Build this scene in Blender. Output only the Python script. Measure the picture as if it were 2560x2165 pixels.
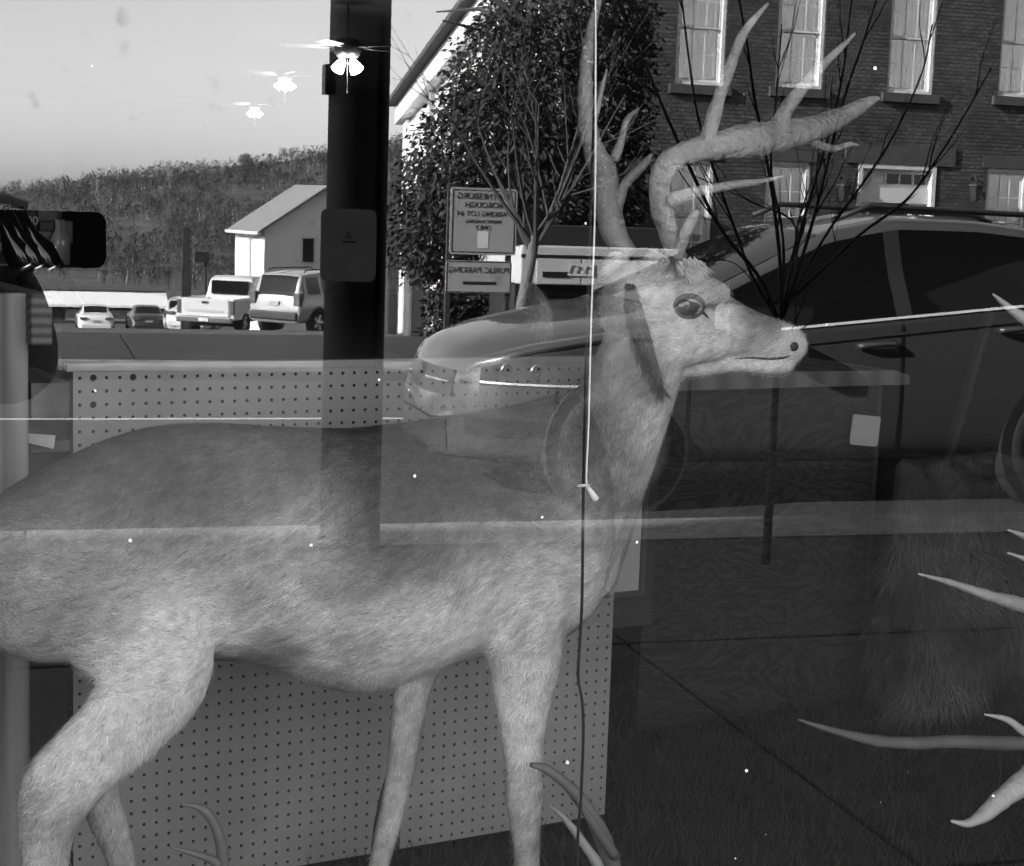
import bpy, bmesh, math, random
import numpy as np
from mathutils import Vector, Matrix, noise
random.seed(7); rng = np.random.default_rng(7)
for o in list(bpy.data.objects): bpy.data.objects.remove(o)
SC = bpy.context.scene
COL = SC.collection
R_ = math.radians

# ------------------------------------------------------------------ camera
F_PX, W_PX, H_PX = 4254.0, 2560.0, 2165.0
CAM = Vector((0.0, -1.14, 1.55))
YAW, PITCH, ROLL = 0.281, 0.133, 0.034
_fw = Vector((math.sin(YAW)*math.cos(PITCH), math.cos(YAW)*math.cos(PITCH), -math.sin(PITCH)))
_rt = Vector((math.cos(YAW), -math.sin(YAW), 0)); _up = _rt.cross(_fw)
RT = _rt*math.cos(ROLL) + _up*math.sin(ROLL); UP = -_rt*math.sin(ROLL) + _up*math.cos(ROLL); FW = _fw
cd = bpy.data.cameras.new('camera'); cam = bpy.data.objects.new('camera', cd); COL.objects.link(cam)
cam.matrix_world = Matrix(((RT.x, UP.x, -FW.x, CAM.x), (RT.y, UP.y, -FW.y, CAM.y), (RT.z, UP.z, -FW.z, CAM.z), (0, 0, 0, 1)))
cd.sensor_width = 36; cd.lens = 36*F_PX/W_PX; cd.clip_start = 0.02; cd.clip_end = 6000
SC.camera = cam

# ------------------------------------------------------------------ sky, sun, exposure
SUN = Vector((-0.88, 0.22, 0.40)).normalized()
world = bpy.data.worlds.new('World'); SC.world = world; world.use_nodes = True
nt = world.node_tree; nt.nodes.clear()
sky = nt.nodes.new('ShaderNodeTexSky'); sky.sky_type = 'NISHITA'; sky.sun_disc = False
sky.sun_elevation = math.asin(SUN.z); sky.sun_rotation = math.atan2(SUN.x, SUN.y)
bw = nt.nodes.new('ShaderNodeRGBToBW'); bg = nt.nodes.new('ShaderNodeBackground'); wo = nt.nodes.new('ShaderNodeOutputWorld')
nt.links.new(sky.outputs[0], bw.inputs[0]); nt.links.new(bw.outputs[0], bg.inputs[0]); nt.links.new(bg.outputs[0], wo.inputs[0])
bg.inputs[1].default_value = 0.15
sl = bpy.data.lights.new('sun', 'SUN'); sl.energy = 5.0; sl.angle = R_(0.5); sl.color = (1, 1, 1)
so = bpy.data.objects.new('sun', sl); COL.objects.link(so)
so.rotation_euler = SUN.to_track_quat('Z', 'Y').to_euler(); so.location = SUN*60
SC.view_settings.view_transform = 'Standard'; SC.view_settings.look = 'None'
SC.view_settings.exposure = 3.0; SC.view_settings.gamma = 1.0; SC.view_settings.use_curve_mapping = False
SC.render.engine = 'CYCLES'
SC.cycles.use_denoising = True; SC.cycles.use_adaptive_sampling = False
SC.cycles.max_bounces = 8; SC.cycles.glossy_bounces = 4; SC.cycles.transparent_max_bounces = 12

# ------------------------------------------------------------------ view helpers
def ray(px, py): return FW + RT*((px-W_PX/2)/F_PX) - UP*((py-H_PX/2)/F_PX)
def at(px, py, dep): return CAM + ray(px, py)*dep
def mir(v): return Vector((v.x, -v.y, v.z))
def sat(px, py, dep): return mir(at(px, py, dep))         # a point of the street, that far along the mirrored sight line
def hit(px, py, p0, n):
    d = ray(px, py); return CAM + d*((p0-CAM).dot(n)/d.dot(n))
def yat(px, py, y):                                        # street point at y (negative) metres from the glass
    return mir(hit(px, py, Vector((0, -y, 0)), Vector((0, 1, 0))))
def dep(v): return (v-CAM).dot(FW)

# ------------------------------------------------------------------ materials
MATS = {}
def mat(name, v=0.5, rough=0.7, var=0.0, scale=8.0, bump=0.0, bscale=60.0, stretch=(1, 1, 1), metal=0.0, spec=0.5, emit=None, attr=None, coat=0.0):
    if name in MATS: return MATS[name]
    m = bpy.data.materials.new(name); m.use_nodes = True; t = m.node_tree; b = t.nodes['Principled BSDF']
    b.inputs['Base Color'].default_value = (v, v, v, 1); b.inputs['Roughness'].default_value = rough
    b.inputs['Metallic'].default_value = metal; b.inputs['Specular IOR Level'].default_value = spec; b.inputs['Coat Weight'].default_value = coat
    tc = t.nodes.new('ShaderNodeTexCoord'); mp = t.nodes.new('ShaderNodeMapping'); mp.inputs['Scale'].default_value = stretch
    t.links.new(tc.outputs['Object'], mp.inputs[0])
    col = None
    if attr:
        a = t.nodes.new('ShaderNodeAttribute'); a.attribute_name = attr; col = a.outputs['Fac']
    if var > 0:
        n = t.nodes.new('ShaderNodeTexNoise'); n.inputs['Scale'].default_value = scale; n.inputs['Detail'].default_value = 6; n.inputs['Roughness'].default_value = 0.65
        t.links.new(mp.outputs[0], n.inputs['Vector'])
        r = t.nodes.new('ShaderNodeMapRange'); r.inputs['From Min'].default_value = 0.25; r.inputs['From Max'].default_value = 0.75
        r.inputs['To Min'].default_value = v*(1-var) if col is None else 1-var; r.inputs['To Max'].default_value = v*(1+var) if col is None else 1+var
        t.links.new(n.outputs['Fac'], r.inputs[0])
        if col is None: col = r.outputs[0]
        else:
            q = t.nodes.new('ShaderNodeMath'); q.operation = 'MULTIPLY'; t.links.new(col, q.inputs[0]); t.links.new(r.outputs[0], q.inputs[1]); col = q.outputs[0]
    if col is not None: t.links.new(col, b.inputs['Base Color'])
    if bump > 0:
        n2 = t.nodes.new('ShaderNodeTexNoise'); n2.inputs['Scale'].default_value = bscale; n2.inputs['Detail'].default_value = 5
        bp = t.nodes.new('ShaderNodeBump'); bp.inputs['Strength'].default_value = bump; bp.inputs['Distance'].default_value = 0.02
        t.links.new(mp.outputs[0], n2.inputs['Vector']); t.links.new(n2.outputs['Fac'], bp.inputs['Height']); t.links.new(bp.outputs[0], b.inputs['Normal'])
    if emit:
        b.inputs['Emission Color'].default_value = (1, 1, 1, 1); b.inputs['Emission Strength'].default_value = emit
    MATS[name] = m; return m

def wood_mat(name, v, stretch=(1.5, 1.5, 12), contrast=0.35, rings=False, swirl=3.0, wscale=3.0):
    if name in MATS: return MATS[name]
    m = mat(name, v, 0.75); t = m.node_tree; b = t.nodes['Principled BSDF']; mp = [n for n in t.nodes if n.type == 'MAPPING'][0]
    mp.inputs['Scale'].default_value = stretch
    w = t.nodes.new('ShaderNodeTexWave'); w.wave_type = 'RINGS' if rings else 'BANDS'; w.inputs['Scale'].default_value = wscale
    w.inputs['Distortion'].default_value = swirl; w.inputs['Detail'].default_value = 4; w.inputs['Detail Scale'].default_value = 1.4
    n = t.nodes.new('ShaderNodeTexNoise'); n.inputs['Scale'].default_value = 7
    t.links.new(mp.outputs[0], w.inputs['Vector']); t.links.new(mp.outputs[0], n.inputs['Vector'])
    mx = t.nodes.new('ShaderNodeMath'); mx.operation = 'MULTIPLY_ADD'; mx.inputs[1].default_value = 0.5
    t.links.new(n.outputs['Fac'], mx.inputs[0]); t.links.new(w.outputs['Fac'], mx.inputs[2])
    r = t.nodes.new('ShaderNodeMapRange'); r.inputs['From Min'].default_value = 0.2; r.inputs['From Max'].default_value = 1.2
    r.inputs['To Min'].default_value = v*(1-contrast); r.inputs['To Max'].default_value = v*(1+contrast)
    t.links.new(mx.outputs[0], r.inputs[0]); t.links.new(r.outputs[0], b.inputs['Base Color'])
    return m

def brick_mat(name, v=0.09):
    if name in MATS: return MATS[name]
    m = mat(name, v, 0.9); t = m.node_tree; b = t.nodes['Principled BSDF']; mp = [n for n in t.nodes if n.type == 'MAPPING'][0]
    mp.inputs['Rotation'].default_value = (R_(90), 0, 0)
    k = t.nodes.new('ShaderNodeTexBrick'); k.inputs['Scale'].default_value = 2.9; k.inputs['Mortar Size'].default_value = 0.028; k.inputs['Bias'].default_value = 0.15; k.inputs['Mortar Smooth'].default_value = .2
    k.inputs['Color1'].default_value = (v*1.45,)*3+(1,); k.inputs['Color2'].default_value = (v*0.75,)*3+(1,); k.inputs['Mortar'].default_value = (v*0.18,)*3+(1,)
    t.links.new(mp.outputs[0], k.inputs['Vector'])
    n = t.nodes.new('ShaderNodeTexNoise'); n.inputs['Scale'].default_value = 0.7; n.inputs['Detail'].default_value = 6
    t.links.new(mp.outputs[0], n.inputs['Vector'])
    mr = t.nodes.new('ShaderNodeMapRange'); mr.inputs['From Min'].default_value = 0.3; mr.inputs['From Max'].default_value = 0.7; mr.inputs['To Min'].default_value = 0.7; mr.inputs['To Max'].default_value = 1.3
    t.links.new(n.outputs['Fac'], mr.inputs[0])
    mm = t.nodes.new('ShaderNodeMixRGB'); mm.blend_type = 'MULTIPLY'; mm.inputs[0].default_value = 1
    t.links.new(k.outputs['Color'], mm.inputs[1]); t.links.new(mr.outputs[0], mm.inputs[2]); t.links.new(mm.outputs[0], b.inputs['Base Color'])
    bp = t.nodes.new('ShaderNodeBump'); bp.inputs['Strength'].default_value = 0.6; bp.inputs['Distance'].default_value = 0.02; bp.invert = True
    t.links.new(k.outputs['Fac'], bp.inputs['Height']); t.links.new(bp.outputs[0], b.inputs['Normal'])
    return m

def glass_mat(name, refl, tint=1.0, specks=False):
    m = bpy.data.materials.new(name); m.use_nodes = True; t = m.node_tree; t.nodes.clear()
    out = t.nodes.new('ShaderNodeOutputMaterial'); tr = t.nodes.new('ShaderNodeBsdfTransparent'); gl = t.nodes.new('ShaderNodeBsdfGlossy')
    tr.inputs[0].default_value = (tint,)*3+(1,); gl.inputs['Roughness'].default_value = 0.0; gl.inputs[0].default_value = (1, 1, 1, 1)
    mx = t.nodes.new('ShaderNodeMixShader'); mx.inputs[0].default_value = refl
    t.links.new(tr.outputs[0], mx.inputs[1]); t.links.new(gl.outputs[0], mx.inputs[2])
    last = mx
    if specks:
        tc = t.nodes.new('ShaderNodeTexCoord')
        # bright paint specks, and a thin uneven film of dust and wiped streaks
        vo = t.nodes.new('ShaderNodeTexVoronoi'); vo.inputs['Scale'].default_value = 42
        wn = t.nodes.new('ShaderNodeTexNoise'); wn.inputs['Scale'].default_value = 400; t.links.new(tc.outputs['Object'], wn.inputs['Vector']); wa = t.nodes.new('ShaderNodeVectorMath'); wa.operation = 'MULTIPLY_ADD'; wa.inputs[1].default_value = (.0022,)*3; t.links.new(wn.outputs['Color'], wa.inputs[0]); t.links.new(tc.outputs['Object'], wa.inputs[2]); t.links.new(wa.outputs[0], vo.inputs['Vector'])
        sz = t.nodes.new('ShaderNodeMapRange'); sz.inputs['From Min'].default_value = 0.55; sz.inputs['From Max'].default_value = 1.0; sz.inputs['To Min'].default_value = 0.0; sz.inputs['To Max'].default_value = 0.06
        sp = t.nodes.new('ShaderNodeSeparateColor'); t.links.new(vo.outputs['Color'], sp.inputs[0]); t.links.new(sp.outputs[0], sz.inputs[0])
        lt = t.nodes.new('ShaderNodeMath'); lt.operation = 'LESS_THAN'; t.links.new(vo.outputs['Distance'], lt.inputs[0]); t.links.new(sz.outputs[0], lt.inputs[1])
        df = t.nodes.new('ShaderNodeBsdfDiffuse'); df.inputs[0].default_value = (0.8, 0.8, 0.8, 1)
        m2 = t.nodes.new('ShaderNodeMixShader'); t.links.new(lt.outputs[0], m2.inputs[0]); t.links.new(last.outputs[0], m2.inputs[1]); t.links.new(df.outputs[0], m2.inputs[2]); last = m2
        # dark flecks that soak up a little light
        v3 = t.nodes.new('ShaderNodeTexNoise'); v3.inputs['Scale'].default_value = 55; v3.inputs['Detail'].default_value = 4; t.links.new(tc.outputs['Object'], v3.inputs['Vector'])
        r3 = t.nodes.new('ShaderNodeMapRange'); r3.inputs['From Min'].default_value = 0.63; r3.inputs['From Max'].default_value = 0.78; r3.inputs['To Max'].default_value = 0.30; t.links.new(v3.outputs['Fac'], r3.inputs[0])
        d3 = t.nodes.new('ShaderNodeBsdfTransparent'); d3.inputs[0].default_value = (0.95, 0.95, 0.95, 1)
        m3 = t.nodes.new('ShaderNodeMixShader'); t.links.new(r3.outputs[0], m3.inputs[0]); t.links.new(last.outputs[0], m3.inputs[1]); t.links.new(d3.outputs[0], m3.inputs[2]); last = m3
    t.links.new(last.outputs[0], out.inputs[0]); MATS[name] = m; return m

# ------------------------------------------------------------------ mesh helpers
class MB:
    def __init__(s): s.v = []; s.f = []
    def add(s, vs, fs):
        k = len(s.v); s.v += [tuple(v) for v in vs]; s.f += [tuple(k+i for i in f) for f in fs]; return s
    def box(s, lo, hi, M=None):
        x0, y0, z0 = lo; x1, y1, z1 = hi
        vs = [Vector(p) for p in ((x0,y0,z0),(x1,y0,z0),(x1,y1,z0),(x0,y1,z0),(x0,y0,z1),(x1,y0,z1),(x1,y1,z1),(x0,y1,z1))]
        if M: vs = [M @ v for v in vs]
        return s.add(vs, [(0,3,2,1),(4,5,6,7),(0,1,5,4),(1,2,6,5),(2,3,7,6),(3,0,4,7)])
    def loft(s, rings, cap=True, closed=True):
        n = len(rings[0]); k = len(s.v)
        for r in rings: s.v += [tuple(p) for p in r]
        for i in range(len(rings)-1):
            for j in range(n if closed else n-1):
                a = k+i*n+j; b = k+i*n+(j+1) % n; s.f.append((a, b, b+n, a+n))
        if cap:
            s.f.append(tuple(k+j for j in reversed(range(n)))); m = k+(len(rings)-1)*n; s.f.append(tuple(m+j for j in range(n)))
        return s
    def tube(s, path, rad, n=8, cap=True, flat=None):
        path = [Vector(p) for p in path]
        if not hasattr(rad, '__len__'): rad = [rad]*len(path)
        rings = []; nrm = None
        for i, p in enumerate(path):
            t = (path[min(i+1, len(path)-1)]-path[max(i-1, 0)])
            t = t.normalized() if t.length > 1e-9 else Vector((0, 0, 1))
            if nrm is None:
                a = Vector((0, 0, 1)) if abs(t.z) < 0.9 else Vector((1, 0, 0)); nrm = t.cross(a).normalized()
            nrm = (nrm-t*nrm.dot(t)).normalized(); bn = t.cross(nrm); r = rad[i]
            rings.append([p+nrm*(math.cos(2*math.pi*j/n)*r)+bn*(math.sin(2*math.pi*j/n)*r*(flat or 1)) for j in range(n)])
        return s.loft(rings, cap)
    def lathe(s, prof, n=16, M=None):
        rings = []
        for r, z in prof:
            ring = [Vector((r*math.cos(2*math.pi*j/n), r*math.sin(2*math.pi*j/n), z)) for j in range(n)]
            rings.append([M @ p for p in ring] if M else ring)
        return s.loft(rings, True)
    def grid(s, fn, nu, nv):
        k = len(s.v)
        for i in range(nu+1):
            for j in range(nv+1): s.v.append(tuple(fn(i/nu, j/nv)))
        for i in range(nu):
            for j in range(nv):
                a = k+i*(nv+1)+j; s.f.append((a, a+nv+1, a+nv+2, a+1))
        return s
    def build(s, name, m, parent=None, smooth=False, bevel=0, loc=None):
        me = bpy.data.meshes.new(name); me.from_pydata(s.v, [], s.f); me.validate(); me.update()
        if m is not None: me.materials.append(m)
        if smooth: me.polygons.foreach_set('use_smooth', [True]*len(me.polygons))
        o = bpy.data.objects.new(name, me); COL.objects.link(o)
        if parent is not None: o.parent = parent
        if loc is not None: o.location = loc
        if bevel:
            b = o.modifiers.new('bevel', 'BEVEL'); b.width = bevel; b.segments = 2; b.limit_method = 'ANGLE'
        return o
def rrect(x0, x1, z0, z1, y0, y1, r, name, m, parent, corners=(1, 1, 1, 1), n=5):
    # upright plate with rounded corners (bottom-left, bottom-right, top-right, top-left)
    P = []
    for (cx, cz, a0), c in zip(((x0+r, z0+r, 180), (x1-r, z0+r, 270), (x1-r, z1-r, 0), (x0+r, z1-r, 90)), corners):
        if c: P += [(cx+r*math.cos(math.radians(a0+90*k/n)), cz+r*math.sin(math.radians(a0+90*k/n))) for k in range(n+1)]
        else: P.append((x0 if a0 in (180, 90) else x1, z0 if a0 in (180, 270) else z1))
    k = len(P); v = [(x, y0, z) for x, z in P]+[(x, y1, z) for x, z in P]
    return MB().add(v, [tuple(range(k)), tuple(reversed(range(k, 2*k)))]+[(i, i+k, (i+1) % k+k, (i+1) % k) for i in range(k)]).build(name, m, parent)
def tag(o, label=None, cat=None, group=None, kind=None):
    for k, v in (('label', label), ('category', cat), ('group', group), ('kind', kind)):
        if v: o[k] = v
    return o
def empty(name, loc, label=None, cat=None, group=None, rz=0):
    o = bpy.data.objects.new(name, None); COL.objects.link(o); o.location = loc; o.rotation_euler = (0, 0, rz); o.empty_display_size = 0.1
    return tag(o, label, cat, group)
def rel(o, pts): # world points -> local to an unrotated root
    return [Vector(p)-Vector(o.location) for p in pts]
def catmull(P, n):
    P = [np.array(p, float) for p in P]; out = []
    Q = [2*P[0]-P[1]]+P+[2*P[-1]-P[-2]]
    for i in range(1, len(Q)-2):
        for k in range(n):
            t = k/n; a, b, c, d = Q[i-1], Q[i], Q[i+1], Q[i+2]
            out.append(0.5*((2*b)+(-a+c)*t+(2*a-5*b+4*c-d)*t*t+(-a+3*b-3*c+d)*t**3))
    out.append(P[-1]); return out
def copy_tree(o, parent=None):
    c = o.copy(); COL.objects.link(c); c.parent = parent
    for ch in o.children: copy_tree(ch, c)
    return c
def text(name, s, size, m, parent, loc, rot, align='CENTER'):
    cu = bpy.data.curves.new(name, 'FONT'); cu.body = s; cu.size = size; cu.align_x = align; cu.align_y = 'CENTER'; cu.extrude = 0.0008
    t = bpy.data.objects.new(name, cu); COL.objects.link(t); bpy.context.view_layer.update()
    me = bpy.data.meshes.new_from_object(t.evaluated_get(bpy.context.evaluated_depsgraph_get()))
    bpy.data.objects.remove(t); o = bpy.data.objects.new(name, me); COL.objects.link(o); me.materials.clear(); me.materials.append(m)
    o.parent = parent; o.location = loc; o.rotation_euler = rot; return o

# ================================================================== the setting: shop shell
M_conc = mat('concrete', 0.30, 0.9, 0.30, 3.0, 0.4, 90)
M_walk = mat('sidewalk_concrete', 0.026, 0.9, 0.95, 7.0, 0.9, 60)
M_asph = mat('asphalt', 0.016, 0.9, 0.9, 3.0, 0.8, 60)
M_dark = mat('dark_interior', 0.012, 0.9, 0.3, 2.0)
M_wht = mat('white_paint', 0.72, 0.6, 0.10, 4.0)
M_blk = mat('black_plastic', 0.012, 0.45)
M_glass = glass_mat('window_glass', 0.126, 1.0, True)

shop = empty('shopfront', (0, 0, 0), 'shop front with one large plate glass display window', 'shop')
GX0, GX1, GZ0, GZ1 = -0.9, 2.7, 0.35, 3.0
MB().box((GX0, -0.003, GZ0), (GX1, -0.002, GZ1)).v
pane = MB().add([(GX0, 0, GZ0), (GX1, 0, GZ0), (GX1, 0, GZ1), (GX0, 0, GZ1)], [(0, 1, 2, 3)]).build('glass_pane', M_glass, shop)
fr = MB(); fr.box((GX0-0.06, -0.04, GZ0-0.06), (GX0, 0.06, GZ1+0.06)); fr.box((GX1, -0.04, GZ0-0.06), (GX1+0.06, 0.06, GZ1+0.06))
fr.box((GX0, -0.04, GZ1), (GX1, 0.06, GZ1+0.06)); fr.box((GX0, -0.04, GZ0-0.06), (GX1, 0.06, GZ0)); fr.build('window_frame', mat('dark_bronze', 0.05, 0.4, metal=0.6), shop)
MB().box((GX0-0.2, -0.10, 0), (GX1+0.2, 0.12, GZ0-0.065)).build('stall_riser', brick_mat('brick'), shop)
MB().box((GX0-22.3, -0.12, 0), (GX0-0.06, 0.20, 14.0)).build('wall', brick_mat('brick'), shop)  # length and height set for the shade it throws over the pavement
nb = empty('unseen_shade_building', (-23.21, 0, 0), 'unseen lower brick block added beside the shop to shape the kerb shade', 'building'); MB().box((-45, -0.12, 0), (0, 9, 11.6)).build('wall', brick_mat('brick'), nb); MB().box((-45.2, -0.2, 11.602), (0, 9.2, 11.75)).build('coping', M_conc, nb)  # unseen block added left of the shop; its lower height lets sun reach kerb
MB().box((GX1+0.06, -0.12, 0), (GX1+14, 0.20, 14.0)).build('wall', brick_mat('brick'), shop)
MB().box((GX0-0.06, -0.12, GZ1+0.065), (GX1+0.06, 0.20, 14.0)).build('wall', brick_mat('brick'), shop)

room = MB(); room.box((-4, 0.205, -0.1), (18, 27, 0.0)); tag(room.build('floor', mat('shop_floor', 0.018, 0.6, 0.3)), kind='structure')
tag(MB().box((-4, 0.205, 3.1), (18, 27, 3.2)).build('ceiling', mat('shop_ceiling', 0.02, 0.9, 0.2)), kind='structure')
tag(MB().box((-4, 27, 0), (18, 27.2, 3.1)).build('back_wall', M_dark), kind='structure')
tag(MB().box((-4.2, 0.205, 0), (-4, 27, 3.1)).build('side_wall', M_dark), kind='structure')
tag(MB().box((18, 0.205, 0), (18.2, 27, 3.1)).build('side_wall', M_dark), kind='structure')

# ================================================================== the street
# ground falls away behind the far pavement (parking lot) and rises again as the wooded hill
def gz(y): # terrain height for y (negative, metres out)
    d = -y
    if d < 18.2: return -0.16
    return float(np.interp(d, [18.2, 45, 84, 95, 560, 3000], [-0.05, -2.05, -5.27, -6.2, -32.1, -32.1]))
gm = MB(); xs = np.linspace(-300, 500, 41); ys = [60, 0, -18.2, -18.3, -45, -84, -95, -150, -250, -400, -560, -900, -2500]
gm.grid(lambda a, b: (xs[round(a*40)], ys[round(b*12)], gz(ys[round(b*12)]) - (0.12 if ys[round(b*12)] > -18.25 else 0)), 40, 12)
tag(gm.build('ground', mat('lot_ground', 0.05, 0.95, 0.4, 0.3)), kind='structure')
tag(MB().box((-80, -14.45, -0.30), (120, -6.81, -0.12)).build('road', M_asph), kind='structure')
# near pavement of cast slabs with open joints
walk = tag(MB().box((-30, -6.28, -0.28), (40, -0.13, -0.03)).build('pavement', mat('joint_dirt', 0.025, 0.95)), kind='structure')
def slab(x0, x1, y0, y1, par, z=0.0):
    g = 0.006; MB().box((x0+g, y0+g, z-0.09), (x1-g, y1-g, z+random.uniform(-.002, .002))).build('slab', M_walk, par, bevel=0.006)
for i in range(-5, 9):
    x0 = 2.08+(i-1)*2.15
    slab(x0, x0+2.15, -4.48, -2.35, walk); slab(x0, x0+2.15, -2.35, -0.14, walk); slab(x0, x0+2.15, -6.27, -4.48, walk)
kerb = tag(MB().box((-30, -6.75, -0.28), (40, -6.285, -0.05)).build('kerb', mat('kerb_core', 0.2, .9)), kind='structure')
for i in range(-8, 12): MB().box((i*2.4+0.006, -6.80, -0.27), (i*2.4+2.394, -6.29, 0.005)).build('kerb_stone', mat('kerb_concrete', 0.18, 0.9, 0.6, 4, .3), kerb, bevel=0.005)
# painted line
tag(MB().box((-40, -11.72, -0.119), (60, -11.64, -0.116)).build('road_marking', mat('road_paint', 0.45, 0.8, 0.25, 6)), kind='structure')
# far pavement
fwalk = tag(MB().box((-40, -18.25, -0.28), (60, -14.46, -0.04)).build('pavement_far_side', mat('joint_dirt', 0.025)), kind='structure')
for i in range(-6, 14):
    x0 = 1.0+i*2.6
    MB().box((x0+.008, -18.19, -.09), (x0+2.592, -15.0, random.uniform(-.002, .002))).build('slab', mat('old_asphalt_walk', .03, .9, .5, 1.2, .4, 90), fwalk, bevel=.006)
MB().box((-40, -14.98, -0.27), (60, -14.47, 0.01)).build('kerb_stone', mat('kerb_concrete', .42), fwalk, bevel=0.02)
# asphalt of the lot
tag(MB().grid(lambda a, b: (-60+a*120, -18.3-b*76.7, gz(-18.3-b*76.7)+0.02), 2, 60).build('parking_lot', mat('lot_asphalt', 0.05, 0.95, 0.4, 0.8)), kind='structure')

# ------------------------------------------------------------------ wooded hill
def ridge(x):
    return -3+0.165*x+4*noise.noise(Vector((x*0.012, 3.1, 0)))+2*noise.noise(Vector((x*0.05, 7.7, 0)))
def hillz(x, y):
    d = -y; t = min(max((d-560)/620, 0), 1); t = t*t*(3-2*t)
    return -32.1+(ridge(x)+32.1)*t+2.5*noise.noise(Vector((x*0.02, y*0.02, 1.3)))*t
hm = MB().grid(lambda a, b: (-260+a*1000, -555-b*900, hillz(-260+a*1000, -555-b*900)), 110, 60)
tag(hm.build('hill', mat('leaf_litter', 0.06, 0.95, 0.7, 0.06), smooth=True), kind='structure')
def forest():
    V = []; Fc = []; TN = []
    n = 0
    while n < 8500:
        d = 600+590*(random.random()**0.8); x = random.uniform(-0.13, 0.40)*d+random.uniform(-20, 20); y = -d
        if noise.noise(Vector((x*.03, y*.012, 5))) < -.32 and d < 1100: continue
        z = hillz(x, y); h = random.uniform(3.5, 9.0)*(1.15 if d > 1120 else 1)*(1+.35*noise.noise(Vector((x*.05, y*.02, 2)))); n += 1
        tone_ = random.choice((.025, .03, .04, .05, .07, .12))*random.uniform(.7, 1.3); lean = random.uniform(-.8, .8); rw = h*random.uniform(.22, .36)
        k0 = len(V); w = random.uniform(.10, .22); V.extend([(x-w, y, z-.5), (x+w, y, z-.5), (x+lean, y, z+h*.9)]); Fc.append((k0, k0+1, k0+2)); TN.append(tone_*random.choice((1, 1, 1, 5)))
        for k in range(24):
            v = Vector((random.gauss(0, 1), random.gauss(0, 1), random.gauss(0, 1))).normalized()*random.random()**.33
            p = Vector((x+lean*.7+v.x*rw, y+v.y*rw, z+h*.62+v.z*h*.38)); e = Vector((v.x*.7+random.uniform(-.5, .5), random.uniform(-.5, .5), .5+v.z*.6+random.uniform(-.4, .4)))*random.uniform(.5, 1.5)
            w = random.uniform(.12, .40); TN.append(tone_*random.uniform(.7, 1.4)); k0 = len(V); V.extend([(p.x-w, p.y, p.z), (p.x+w, p.y, p.z+w*.6), (p.x+e.x, p.y+e.y, p.z+e.z)]); Fc.append((k0, k0+1, k0+2))
    m = MB(); m.v = V; m.f = Fc; o = m.build('hillside_forest', mat('bare_wood', 0.10, 0.9, 0.3, 0.1, attr='tone'))
    a = o.data.attributes.new('tone', 'FLOAT', 'POINT'); a.data.foreach_set('value', np.repeat(np.array(TN, np.float32), 3)); return o
tag(forest(), 'leafless wood covering the far hillside up to its ridge', 'forest', kind='stuff')

def ridge_tree():
    p = sat(613, 430, 1100); p.z = hillz(p.x, p.y); o = empty('ridge_tree', p, 'lone round-crowned tree standing above the ridge of the wooded hill', 'tree')
    c = sat(613, 402, 1100)-p; random.seed(2); MB().tube([(0, 0, -1), (c.x*.5, 0, c.z*.5), c], [.4, .3, .1], 6).build('trunk', mat('ridge_wood', .06), o)
    m = MB()
    for k in range(900):
        v = Vector((random.gauss(0, 1), random.gauss(0, 1), random.gauss(0, 1))).normalized()*5.0*random.random()**.4; q = c+v; a = Vector((random.uniform(-1, 1), random.uniform(-1, 1), random.uniform(-1, 1))).normalized()
        m.add([q, q+a*.9, q+a.orthogonal().normalized()*.7], [(0, 1, 2)])
    m.build('crown', mat('ridge_leaf', .10, .8), o)
ridge_tree()

# ------------------------------------------------------------------ bare branching plants
def branches(mb, p, d, L, r, depth, spread=0.5, up=0.15, n=5, nseg=5):
    pts = [Vector(p)]; dd = Vector(d).normalized(); rr = [r]
    for i in range(n):
        dd = (dd+Vector((random.uniform(-1, 1), random.uniform(-1, 1), random.uniform(-.6, 1)))*0.11+Vector((0, 0, up*0.12))).normalized()
        pts.append(pts[-1]+dd*(L/n)); rr.append(r*(1-0.75*(i+1)/n))
    mb.tube(pts, rr, nseg)
    if depth > 0:
        for i in range(random.randint(3, 5)):
            k = random.randint(1, n); a = random.uniform(0, 6.28)
            e = (pts[k]-pts[k-1]).normalized(); s = e.orthogonal().normalized(); s = Matrix.Rotation(a, 3, e) @ s
            branches(mb, pts[k], e+s*spread*random.uniform(.8, 1.5), L*random.uniform(.4, .65), rr[k]*.75, depth-1, spread, up, n, max(4, nseg-1))

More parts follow.
